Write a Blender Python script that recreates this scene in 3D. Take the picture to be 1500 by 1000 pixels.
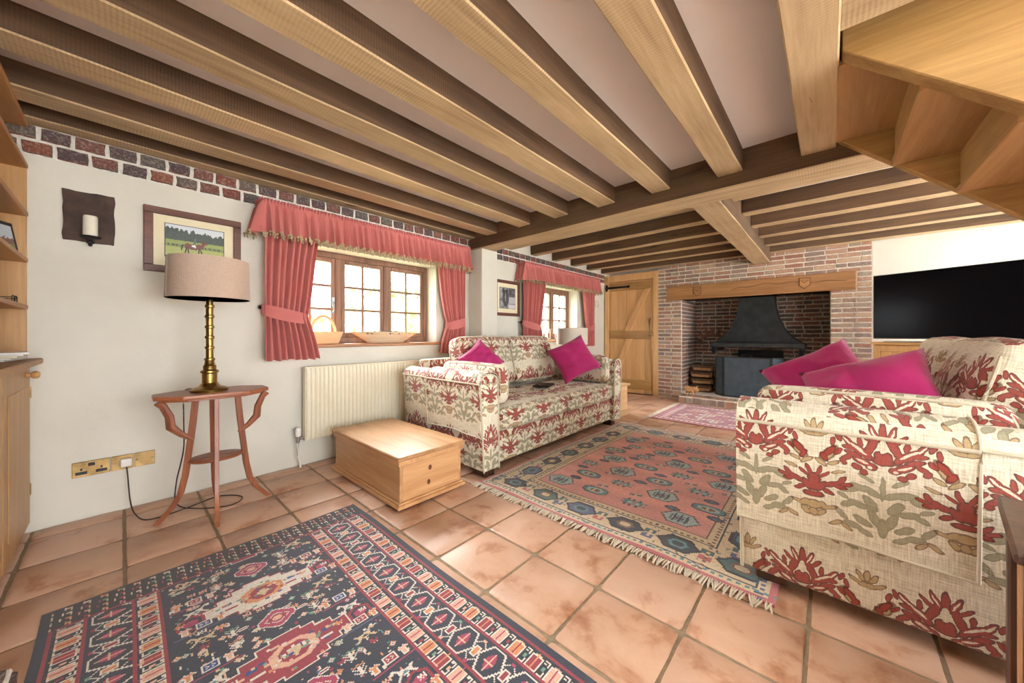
import bpy, bmesh, math, random
import numpy as np
from mathutils import Vector, Matrix, Euler, noise
random.seed(7); RNG = np.random.default_rng(7)
for o in list(bpy.data.objects): bpy.data.objects.remove(o)
S = bpy.context.scene
COL = S.collection
PI = math.pi
def srgb(r, g, b):
    f = lambda c: (c/255/12.92) if c/255 <= .04045 else ((c/255+.055)/1.055)**2.4
    return (f(r), f(g), f(b), 1)

# ---------------------------------------------------------------- camera
cd = bpy.data.cameras.new('camera'); cam = bpy.data.objects.new('camera', cd); COL.objects.link(cam)
cd.sensor_width = 36; cd.lens = 515/1500*36; cd.shift_y = -10/1500; cd.clip_start = .02
cam.location = (3.2, 0, 1.06); cam.rotation_euler = (PI/2, 0, math.radians(42.1))
S.camera = cam
# ---------------------------------------------------------------- daylight
w = bpy.data.worlds.new('sky'); S.world = w; w.use_nodes = True
bg = w.node_tree.nodes['Background']; bg.inputs[0].default_value = (.90, .955, 1, 1); bg.inputs[1].default_value = 9.5
S.view_settings.view_transform = 'Standard'; S.view_settings.look = 'None'
S.view_settings.exposure = .97; S.view_settings.gamma = 1; S.view_settings.use_curve_mapping = False
def portal(name, loc, rot, sx, sy):
    l = bpy.data.lights.new(name, 'AREA'); l.shape = 'RECTANGLE'; l.size = sx; l.size_y = sy; l.cycles.is_portal = True
    o = bpy.data.objects.new(name, l); COL.objects.link(o); o.location = loc; o.rotation_euler = rot
# portals only guide the sky light through the windows and the added glazed doors (area light -Z points into the room)
portal('sky_portal_window', (-.33, 1.57, 1.38), (0, -PI/2, 0), .86, 1.46)
portal('sky_portal_window', (-.33, 4.70, 1.38), (0, -PI/2, 0), .86, 1.0)
portal('sky_portal_fill_door_near', (5.95, .25, 1.08), (0, PI/2, 0), 2.1, 3.3)
sl = bpy.data.lights.new('hazy_sun', 'SUN'); sl.energy = 26; sl.angle = math.radians(50); sl.color = (1, .99, .97)
portal('sky_portal_fill_door_far', (5.95, 4.6, 1.08), (0, PI/2, 0), 2.1, 2.9)
so = bpy.data.objects.new('hazy_sun', sl); COL.objects.link(so); so.rotation_euler = Vector((.80, -.06, -.60)).to_track_quat('-Z', 'Y').to_euler()

# ---------------------------------------------------------------- node helpers
class NT:
    def __init__(s, name):
        s.m = bpy.data.materials.new(name); s.m.use_nodes = True; s.t = s.m.node_tree
        s.b = s.t.nodes['Principled BSDF']; s.out = s.t.nodes['Material Output']
    def n(s, typ, ins=None, **kw):
        nd = s.t.nodes.new('ShaderNode'+typ)
        for k, v in kw.items(): setattr(nd, k, v)
        for k, v in (ins or {}).items(): s.set(nd.inputs[k], v)
        return nd
    def set(s, sock, v):
        if isinstance(v, bpy.types.NodeSocket): s.t.links.new(v, sock)
        elif isinstance(v, bpy.types.Node): s.t.links.new(v.outputs[0], sock)
        else: sock.default_value = v
    def bs(s, **kw):
        names = dict(color='Base Color', rough='Roughness', metal='Metallic', normal='Normal', spec='Specular IOR Level', sheen='Sheen Weight', coat='Coat Weight')
        for k, v in kw.items(): s.set(s.b.inputs[names.get(k, k)], v)
        return s.m
    def math(s, op, a, b=0, c=None, clamp=False):
        nd = s.n('Math', operation=op, use_clamp=clamp); s.set(nd.inputs[0], a); s.set(nd.inputs[1], b)
        if c is not None: s.set(nd.inputs[2], c)
        return nd.outputs[0]
    def ramp(s, fac, stops, interp='LINEAR'):
        nd = s.n('ValToRGB'); cr = nd.color_ramp; cr.interpolation = interp
        while len(cr.elements) < len(stops): cr.elements.new(.5)
        for e, (p, c) in zip(cr.elements, stops): e.position = p; e.color = c
        s.set(nd.inputs[0], fac); return nd.outputs[0]
    def mix(s, fac, a, b, blend='MIX'):
        nd = s.n('Mix', data_type='RGBA', blend_type=blend)
        s.set(nd.inputs[0], fac); s.set(nd.inputs[6], a); s.set(nd.inputs[7], b); return nd.outputs[2]
    def co(s, which='Object', scale=(1, 1, 1), loc=None):
        tc = s.n('TexCoord'); mp = s.n('Mapping'); s.set(mp.inputs[0], tc.outputs[which]); mp.inputs[3].default_value = scale
        if loc is not None: s.set(mp.inputs[1], loc)
        return mp.outputs[0]
    def noise(s, vec, scale, detail=3, rough=.55, dist=0):
        nd = s.n('TexNoise', {'Vector': vec, 'Scale': scale, 'Detail': detail, 'Roughness': rough, 'Distortion': dist}); return nd.outputs[0]
    def bump(s, h, strength=.3, dist=.01):
        return s.n('Bump', {'Height': h, 'Strength': strength, 'Distance': dist}).outputs[0]
def C(c, k=1): return (c[0]*k, c[1]*k, c[2]*k, 1)

def plain(name, col, rough=.6, metal=0, var=.12, bump=.1, scale=20, **kw):
    t = NT(name); v = t.co(); n = t.noise(v, scale, 4)
    c = t.ramp(n, [(.3, C(col, 1-var)), (.7, C(col, 1+var))])
    return t.bs(color=c, rough=rough, metal=metal, normal=t.bump(n, bump, .005), **kw)

def wood(name, dark, light, axis=1, scale=1.0, rough=.5, saw=0, rings=9, knots=True, bumpk=.25):
    t = NT(name); oi = t.n('ObjectInfo')
    off = t.n('CombineXYZ', {0: t.math('MULTIPLY', oi.outputs['Random'], 13), 1: t.math('MULTIPLY', oi.outputs['Random'], 7), 2: t.math('MULTIPLY', oi.outputs['Random'], 5)}).outputs[0]
    sc = [rings*scale]*3; sc[axis] = .7*scale
    v = t.co(scale=tuple(sc), loc=off)
    n1 = t.noise(v, 1.3, 6, .65, .6)
    sc2 = [60*scale]*3; sc2[axis] = 2.2*scale
    n2 = t.noise(t.co(scale=tuple(sc2), loc=off), 1.5, 3, .6)
    f = t.math('ADD', t.math('MULTIPLY', n1, .72), t.math('MULTIPLY', n2, .28))
    mid = tuple((a+b)/2 for a, b in zip(dark, light))
    c = t.ramp(f, [(.32, dark), (.5, mid), (.66, light)])
    h = t.math('MULTIPLY', f, 1.0)
    if knots:
        sk = [3.2*scale]*3; sk[axis] = 1.4*scale
        vo = t.n('TexVoronoi', {'Vector': t.co(scale=tuple(sk), loc=off), 'Scale': 1.0})
        k = t.ramp(vo.outputs['Distance'], [(.03, (1, 1, 1, 1)), (.10, (0, 0, 0, 1))])
        c = t.mix(t.math('MULTIPLY', k, .75), c, C(dark, .35))
    if saw:
        dirs = 'XYZ'[axis]
        wv = t.n('TexWave', {'Vector': t.co(loc=off), 'Scale': saw, 'Distortion': 2.2, 'Detail': 3, 'Detail Scale': 1.2, 'Detail Roughness': .7}, bands_direction=dirs)
        patch = t.ramp(t.noise(t.co(loc=off), 2.2, 3), [(.35, (0, 0, 0, 1)), (.65, (1, 1, 1, 1))])
        m = t.math('MULTIPLY', wv.outputs[1], patch)
        c = t.mix(t.math('MULTIPLY', m, .4), c, C(light, 1.3))
        h = t.math('ADD', h, t.math('MULTIPLY', m, .45))
    vr = t.n('HueSaturation', {'Color': c, 'Value': t.math('MULTIPLY_ADD', oi.outputs['Random'], .22, .89)}).outputs[0]
    return t.bs(color=vr, rough=rough, normal=t.bump(h, bumpk, .004))

def facecol(name, rough=.9, weave=0, bump=.2):
    t = NT(name); a = t.n('Attribute', attribute_name='col')
    c = a.outputs[0]; kw = {}
    if weave:
        n = t.noise(t.co(), weave, 2, .6)
        c = t.mix(.28, c, t.ramp(n, [(.3, (.25, .25, .25, 1)), (.7, (1, 1, 1, 1))]), 'MULTIPLY')
        kw['normal'] = t.bump(n, bump, .004)
    if weave: kw['sheen'] = .35
    return t.bs(color=c, rough=rough, **kw)

MAT = {}
def build_materials():
    t = NT('plaster'); v = t.co(); n = t.noise(v, 2.5, 5); n2 = t.noise(v, 26, 4)
    MAT['plaster'] = t.bs(color=t.ramp(n, [(.3, srgb(214, 211, 198)), (.7, srgb(224, 221, 209))]), rough=.85, normal=t.bump(t.math('ADD', n, t.math('MULTIPLY', n2, .25)), .22, .02))
    t = NT('ceiling_plaster'); v = t.co(); n = t.noise(v, 1.5, 4)
    MAT['ceil'] = t.bs(color=t.ramp(n, [(.3, srgb(246, 240, 236)), (.7, srgb(250, 246, 242))]), rough=.9, normal=t.bump(n, .1, .02))
    t = NT('mortar'); v = t.co(); n = t.noise(v, 30, 5, .7)
    MAT['mortar'] = t.bs(color=t.ramp(n, [(.3, srgb(210, 198, 182)), (.65, srgb(238, 230, 216))]), rough=.95, normal=t.bump(n, .6, .01))
    t = NT('mortar_white'); n = t.noise(t.co(), 30, 5, .7)
    MAT['mortar_w'] = t.bs(color=t.ramp(n, [(.3, srgb(205, 202, 192)), (.65, srgb(236, 233, 224))]), rough=.95, normal=t.bump(n, .6, .01))
    t = NT('fire_mortar'); n = t.noise(t.co(), 30, 5, .7)
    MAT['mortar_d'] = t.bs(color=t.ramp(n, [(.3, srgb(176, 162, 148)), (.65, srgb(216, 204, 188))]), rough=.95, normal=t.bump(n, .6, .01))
    def brick(name, stops, k=1):
        t = NT(name); oi = t.n('ObjectInfo'); g = t.n('NewGeometry')
        r = t.math('FRACT', t.math('ADD', oi.outputs['Random'], t.math('MULTIPLY', g.outputs['Random Per Island'], 3.7)))
        off = t.n('CombineXYZ', {0: t.math('MULTIPLY', r, 9), 1: t.math('MULTIPLY', r, 4), 2: r}).outputs[0]
        tc = t.n('NewGeometry'); mp = t.n('Mapping'); t.set(mp.inputs[0], tc.outputs['Position']); t.set(mp.inputs[1], off)
        n = t.noise(mp.outputs[0], 24, 5, .7); n3 = t.noise(mp.outputs[0], 75, 3, .6)
        c = t.ramp(r, stops, 'CONSTANT')
        c = t.mix(t.ramp(n, [(.35, (0, 0, 0, 1)), (.75, (.6, .6, .6, 1))]), c, t.mix(.5, c, srgb(84, 74, 70)))
        c = t.mix(t.ramp(n3, [(.47, (0, 0, 0, 1)), (.75, (.55, .55, .55, 1))]), c, t.mix(.6, c, srgb(226, 212, 192)))
        return t.bs(color=c, rough=.9, normal=t.bump(t.math('ADD', n, n3), .7, .012))
    MAT['brick_fire'] = brick('fireplace_brick', [(0, srgb(186, 146, 120)), (.15, srgb(166, 112, 92)), (.3, srgb(158, 130, 114)), (.45, srgb(200, 168, 138)), (.6, srgb(142, 122, 114)), (.72, srgb(178, 130, 106)), (.85, srgb(166, 150, 132))])
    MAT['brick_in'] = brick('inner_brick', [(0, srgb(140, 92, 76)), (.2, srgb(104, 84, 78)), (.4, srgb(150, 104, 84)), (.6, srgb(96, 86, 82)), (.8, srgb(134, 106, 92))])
    MAT['brick_band'] = brick('band_brick', [(0, srgb(124, 62, 50)), (.2, srgb(92, 86, 84)), (.38, srgb(138, 78, 58)), (.52, srgb(104, 92, 84)), (.66, srgb(84, 66, 70)), (.82, srgb(118, 72, 64))])
    t = NT('terracotta'); oi = t.n('ObjectInfo'); g = t.n('NewGeometry'); r = t.math('FRACT', t.math('ADD', oi.outputs['Random'], t.math('MULTIPLY', g.outputs['Random Per Island'], 5.3)))
    mp = t.n('Mapping'); t.set(mp.inputs[0], g.outputs['Position']); n = t.noise(mp.outputs[0], 5, 6, .62, .4); n2 = t.noise(mp.outputs[0], 60, 3, .7)
    base = t.ramp(r, [(0, srgb(190, 146, 116)), (.35, srgb(204, 160, 132)), (.6, srgb(184, 138, 106)), (1, srgb(208, 168, 144))])
    c = t.mix(t.ramp(n, [(.35, (0, 0, 0, 1)), (.7, (.8, .8, .8, 1))]), base, srgb(216, 184, 160))
    c = t.mix(t.ramp(n, [(.27, (.85, .85, .85, 1)), (.46, (0, 0, 0, 1))]), c, srgb(150, 92, 58))
    pits = t.ramp(n2, [(.22, (1, 1, 1, 1)), (.30, (0, 0, 0, 1))])
    c = t.mix(t.math('MULTIPLY', pits, .7), c, srgb(92, 58, 40))
    MAT['tile'] = t.bs(color=c, rough=t.ramp(n, [(.3, (.32, .32, .32, 1)), (.7, (.5, .5, .5, 1))]), normal=t.bump(t.math('ADD', n, t.math('MULTIPLY', n2, .3)), .25, .006), spec=.5)
    MAT['grout'] = plain('grout', srgb(150, 132, 108), .9, var=.2, scale=40)
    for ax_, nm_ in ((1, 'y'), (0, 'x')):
        MAT['beam_'+nm_] = wood('dark_beam_oak_'+nm_, srgb(60, 44, 31), srgb(112, 84, 58), ax_, 1, .8, saw=26, bumpk=.2)
        MAT['sawn_'+nm_] = wood('pale_beam_oak_'+nm_, srgb(156, 130, 96), srgb(208, 182, 142), ax_, 1, .75, saw=22, bumpk=.2)
    MAT['lintel'] = wood('lintel_oak', srgb(134, 90, 52), srgb(190, 140, 90), 0, 1, .6)
    MAT['oak_x'] = wood('golden_oak_x', srgb(158, 118, 66), srgb(206, 166, 106), 0, 1, .42, rings=7, knots=False, bumpk=.1)
    MAT['oak_y'] = wood('golden_oak_y', srgb(170, 126, 78), srgb(208, 166, 112), 1, 1, .42, rings=7, knots=False, bumpk=.1)
    MAT['oak_z'] = wood('golden_oak_z', srgb(178, 132, 80), srgb(212, 168, 112), 2, 1, .42, rings=7, knots=False, bumpk=.1)
    MAT['door'] = wood('door_oak', srgb(206, 158, 102), srgb(230, 188, 132), 2, 1, .45, rings=6, bumpk=.1)
    MAT['shelf'] = wood('bookcase_oak', srgb(160, 106, 54), srgb(190, 138, 78), 0, 1, .45, rings=6, bumpk=.1, knots=False)
    MAT['pine'] = wood('pine_front', srgb(178, 126, 82), srgb(214, 170, 122), 0, 1.2, .38, rings=6, bumpk=.1)
    MAT['pine_y'] = wood('pine_side', srgb(178, 126, 82), srgb(214, 170, 122), 1, 1.2, .38, rings=6, bumpk=.1)
    MAT['mahog'] = wood('mahogany', srgb(120, 66, 42), srgb(172, 106, 70), 1, 1.6, .35, rings=10, knots=False, bumpk=.08)
    MAT['mahog_z'] = wood('mahogany_leg', srgb(116, 62, 40), srgb(166, 100, 66), 2, 1.6, .35, rings=10, knots=False, bumpk=.08)
    MAT['darkoak'] = wood('dark_oak', srgb(48, 30, 22), srgb(96, 62, 44), 2, 1.6, .35, rings=9, knots=False)
    MAT['frame'] = wood('dark_red_frame', srgb(74, 40, 30), srgb(118, 70, 52), 1, 2, .4, rings=12)
    MAT['winwood'] = wood('window_wood', srgb(104, 76, 60), srgb(152, 114, 90), 2, 1.5, .5, rings=8, knots=False)
    MAT['sill'] = wood('sill_wood', srgb(160, 106, 70), srgb(206, 152, 108), 1, 1.2, .4, rings=8, knots=False)
    MAT['dish'] = wood('dish_wood', srgb(196, 164, 128), srgb(226, 200, 168), 1, 1.4, .5, rings=8, knots=False)
    MAT['trug'] = wood('trug_wood', srgb(206, 162, 112), srgb(232, 196, 148), 1, 1.4, .5, rings=6, knots=False)
    MAT['log'] = plain('log_bark', srgb(96, 74, 58), .95, var=.5, bump=.8, scale=30)
    MAT['logend'] = plain('log_end', srgb(178, 138, 96), .9, var=.3, bump=.3, scale=40)
    MAT['brass'] = plain('antique_brass', srgb(150, 122, 70), .32, 1, var=.25, bump=.05, scale=30)
    MAT['brassplate'] = plain('aged_brass', srgb(164, 134, 88), .4, .9, var=.45, bump=.1, scale=14)
    MAT['black'] = plain('black_iron', srgb(30, 30, 32), .55, .4, var=.3, bump=.2)
    MAT['blackplastic'] = plain('black_plastic', srgb(22, 22, 24), .4, 0, var=.1, bump=.02)
    MAT['cord'] = plain('brown_cord', srgb(58, 42, 34), .6, 0, var=.1, bump=.02)
    MAT['rust'] = plain('rusty_iron', srgb(70, 52, 44), .6, .5, var=.5, bump=.5, scale=18)
    MAT['hood'] = plain('blackened_steel', srgb(56, 62, 64), .45, .55, var=.25, bump=.15, scale=9)
    MAT['screen'] = plain('grey_screen', srgb(74, 88, 98), .5, .3, var=.2, bump=.1, scale=12)
    MAT['steel'] = plain('satin_steel', srgb(160, 160, 158), .35, .9, var=.08, bump=.02)
    MAT['white'] = plain('white_plastic', srgb(232, 230, 224), .4, 0, var=.03, bump=.01)
    MAT['cream'] = plain('cream_paint', srgb(232, 224, 200), .35, 0, var=.03, bump=.01)
    MAT['wax'] = plain('candle_wax', srgb(236, 230, 212), .5, 0, var=.04, bump=.03)
    MAT['paper'] = plain('paper', srgb(225, 222, 214), .8, 0, var=.06, bump=.01)
    MAT['mount'] = plain('cream_mount', srgb(232, 222, 190), .85, 0, var=.03, bump=.02)
    MAT['pig'] = plain('carved_wood', srgb(206, 156, 104), .55, 0, var=.25, bump=.2, scale=25)
    MAT['ash'] = plain('hearth_stone', srgb(84, 78, 74), .95, 0, var=.3, bump=.4)
    def cloth(name, col, col2, rough=.85, weave=900, sheen=.2, bump=.15, fold=0):
        t = NT(name); v = t.co(); n = t.noise(v, 5, 3); wv = t.noise(t.co(scale=(1, 1, .12)), weave, 2, .6); wh = t.noise(t.co(scale=(.12, .12, 1)), weave, 2, .6)
        c = t.mix(n, col, col2); c = t.mix(.22, c, t.ramp(t.math('MULTIPLY_ADD', wv, .5, t.math('MULTIPLY', wh, .5)), [(.35, (.45, .45, .45, 1)), (.6, (1, 1, 1, 1))]), 'MULTIPLY')
        h = t.math('ADD', wv, wh)
        if fold: h = t.math('ADD', t.math('MULTIPLY', h, .12), t.math('MULTIPLY', t.noise(v, fold, 2, .5, 1.2), 3))
        return t.bs(color=c, rough=rough, sheen=sheen, normal=t.bump(h, bump, .004))
    MAT['coral'] = cloth('coral_curtain', srgb(208, 124, 116), srgb(194, 106, 102))
    MAT['magenta'] = cloth('magenta_velvet', srgb(188, 20, 110), srgb(168, 12, 92), .75, 700, .25, .35, 9)
    MAT['linen'] = cloth('linen_shade', srgb(206, 184, 164), srgb(190, 164, 146), .9, 260, .1, .3)
    MAT['linen2'] = cloth('pale_linen_shade', srgb(226, 218, 204), srgb(214, 204, 190), .9, 260, .1, .3)
    MAT['fringe'] = cloth('rug_fringe', srgb(226, 216, 196), srgb(206, 194, 172), .95, 400)
    MAT['trim'] = cloth('curtain_trim', srgb(206, 194, 150), srgb(150, 140, 104), .9, 300)
    MAT['piping'] = cloth('cream_piping', srgb(214, 204, 180), srgb(196, 184, 158), .9, 300)
    MAT['rug'] = facecol('woven_rug', .95, 260, .4); MAT['print'] = facecol('photo_print', .35)
    # television
    t = NT('tv_screen'); MAT['tv'] = t.bs(color=(.003, .003, .004, 1), rough=.16, spec=.08)
    # glass
    t = NT('window_glass'); tr = t.n('BsdfTransparent'); gl = t.n('BsdfGlossy', {'Roughness': .02}); 
    mx = t.n('MixShader', {0: .06, 1: tr.outputs[0], 2: gl.outputs[0]}); t.t.links.new(mx.outputs[0], t.out.inputs[0]); MAT['glass'] = t.m
    # garden
    t = NT('foliage'); n = t.noise(t.co(), 5, 6, .75); MAT['leaf'] = t.bs(color=t.ramp(n, [(.3, srgb(70, 110, 50)), (.5, srgb(122, 164, 84)), (.7, srgb(176, 200, 128))]), rough=.7)
    t = NT('lawn'); n = t.noise(t.co(), 9, 5, .7); MAT['lawn'] = t.bs(color=t.ramp(n, [(.3, srgb(134, 146, 104)), (.7, srgb(172, 182, 138))]), rough=.95)
    MAT['bounce_paving'] = plain('pale_bounce_paving', srgb(232, 226, 218), .9, var=.08, scale=3)
    MAT['outwall'] = plain('pale_outside_wall', srgb(214, 178, 160), .9, var=.15, bump=.2, scale=6)
    # damask fabric : motif from mirrored ellipses, UVs in metres
    t = NT('damask_fabric')
    uv = t.n('TexCoord').outputs['UV']
    ds = t.n('TexNoise', {'Vector': uv, 'Scale': 38.0, 'Detail': 2.0}); dv = t.n('VectorMath', {0: ds.outputs['Color'], 1: (.5, .5, .5)}, operation='SUBTRACT'); dv2 = t.n('VectorMath', {0: dv.outputs[0]}, operation='SCALE'); dv2.inputs[3].default_value = .011
    p = t.n('VectorMath', {0: uv, 1: dv2.outputs[0]}, operation='ADD'); sp = t.n('SeparateXYZ', {0: p.outputs[0]})
    PX, PY = .36, .46
    yy = t.math('DIVIDE', sp.outputs[1], PY); row = t.math('FLOOR', yy); fy = t.math('MULTIPLY', t.math('SUBTRACT', t.math('FRACT', yy), .5), PY)
    xs = t.math('MULTIPLY_ADD', row, .5, t.math('DIVIDE', sp.outputs[0], PX))
    fx = t.math('MULTIPLY', t.math('ABSOLUTE', t.math('SUBTRACT', t.math('FRACT', xs), .5)), PX)
    q = t.n('CombineXYZ', {0: fx, 1: fy, 2: 0.0}).outputs[0]
    def ell(lst):
        cur = None
        for (cx, cy, ang, rx, ry) in lst:
            mp = t.n('Mapping', vector_type='TEXTURE'); t.set(mp.inputs[0], q); mp.inputs[1].default_value = (cx, cy, 0); mp.inputs[2].default_value = (0, 0, math.radians(ang)); mp.inputs[3].default_value = (rx, ry, 1)
            d = t.n('VectorMath', {0: mp.outputs[0]}, operation='LENGTH').outputs['Value']
            cur = d if cur is None else t.math('MINIMUM', cur, d)
        return cur
    # red palmette: centre tulip, upper rays, side leaves with lobes, lower curls
    red = ell([(0, .150, 0, .011, .036), (.021, .146, -24, .009, .034), (.040, .132, -42, .008, .026), (.030, .098, 18, .012, .036), (.010, .068, 0, .014, .022),
               (.062, .086, -52, .014, .040), (.088, .112, -38, .010, .026), (.082, .088, -82, .009, .022), (.112, .120, -20, .008, .018), (.056, .112, -8, .008, .020),
               (.050, .044, -62, .013, .030), (.090, .050, 52, .010, .022), (.112, .066, 40, .008, .017), (.028, .030, 0, .017, .013), (.064, .022, 30, .015, .011), (.100, .034, -30, .010, .014), (0, .055, 0, .030, .016), (.040, .070, -30, .012, .024), (.074, .066, -70, .010, .026), (.126, .100, 10, .008, .018), (.020, .118, 10, .010, .03), (.046, .008, 0, .012, .010)])
    hole = ell([(0, .106, 0, .009, .024), (.060, .088, -52, .004, .028), (.031, .026, 0, .006, .005), (.090, .112, -38, .003, .017), (.022, .146, -24, .0025, .02), (.050, .044, -62, .004, .018)])
    red2 = ell([(.180, -.050, 0, .020, .024), (.160, -.076, 30, .012, .026), (.128, -.060, 62, .011, .030), (.104, -.042, 35, .009, .022), (.180, -.110, 0, .032, .012), (.150, -.030, 50, .007, .02), (.106, -.066, 95, .008, .02), (.136, .062, 35, .011, .030), (.150, .038, -30, .010, .020), (.180, -.075, 0, .034, .022), (.166, -.020, 20, .008, .024), (.090, -.052, 70, .008, .02), (.140, -.092, 20, .018, .010)])
    gold = ell([(.180, -.150, 0, .030, .018), (.156, -.146, 30, .016, .013), (.180, .150, 0, .010, .026), (.163, .146, 26, .008, .024), (.150, .126, 55, .008, .022), (.170, .118, 0, .018, .010), (.138, .052, 35, .018, .044), (.160, .016, -50, .008, .024), (.112, -.012, 70, .007, .022), (.180, -.178, 0, .016, .016), (.158, -.176, 40, .010, .020), (.136, -.150, 70, .008, .026), (.126, .020, 60, .008, .02), (.118, -.200, 60, .008, .022), (.090, -.205, -60, .008, .02)])
    green = ell([(0, -.040, 0, .008, .044), (.026, -.058, -58, .012, .030), (.056, -.050, -70, .012, .026), (.084, -.066, -110, .011, .026), (.030, -.100, -35, .014, .030), (.060, -.112, -75, .012, .028), (.088, -.120, -120, .010, .022), (.020, -.150, -20, .013, .034), (.050, -.168, -60, .012, .028), (0, -.178, 0, .014, .034), (.074, -.190, -80, .012, .026), (.104, -.160, -40, .010, .026), (.044, -.205, -60, .010, .024), (.040, -.012, -55, .008, .024), (.100, -.092, -60, .008, .018)])
    def m_(d, a=.94, b=1.06): return t.n('MapRange', {0: d, 1: a, 2: b, 3: 1.0, 4: 0.0}, interpolation_type='SMOOTHSTEP').outputs[0]
    slub = t.noise(t.n('Mapping', {0: uv, 3: (14, 260, 1)}).outputs[0], 1, 3, .6); slub2 = t.noise(t.n('Mapping', {0: uv, 3: (260, 14, 1)}).outputs[0], 1, 3, .6)
    wvn = t.math('MULTIPLY', t.math('ADD', slub, slub2), .5)
    base = t.ramp(wvn, [(.36, srgb(204, 192, 164)), (.5, srgb(230, 221, 197)), (.64, srgb(246, 240, 222))])
    c = t.mix(t.math('MULTIPLY', m_(green), .80), base, t.mix(t.math('MULTIPLY', m_(green, .62, .8), .5), srgb(132, 124, 92), srgb(162, 154, 120)))
    c = t.mix(t.math('MULTIPLY', m_(gold), .86), c, t.mix(m_(gold, .62, .78), srgb(116, 84, 50), srgb(186, 154, 104)))
    rc = t.mix(m_(red2, .66, .8), srgb(104, 32, 26), srgb(158, 48, 38)); c = t.mix(t.math('MULTIPLY', m_(red2), .93), c, rc)
    rm = t.math('MULTIPLY', m_(red), t.math('SUBTRACT', 1, m_(hole)))
    rc = t.mix(m_(red, .66, .8), srgb(104, 32, 26), srgb(160, 50, 40)); c = t.mix(t.math('MULTIPLY', rm, .93), c, rc)
    c = t.mix(.35, c, t.ramp(wvn, [(.34, (.55, .55, .55, 1)), (.6, (1, 1, 1, 1))]), 'MULTIPLY')
    cr = t.noise(t.co(), 7, 3, .5, .8)
    MAT['damask'] = t.bs(color=c, rough=.88, sheen=.15, normal=t.bump(t.math('ADD', wvn, t.math('MULTIPLY', cr, .9)), .35, .012))
build_materials()

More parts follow.
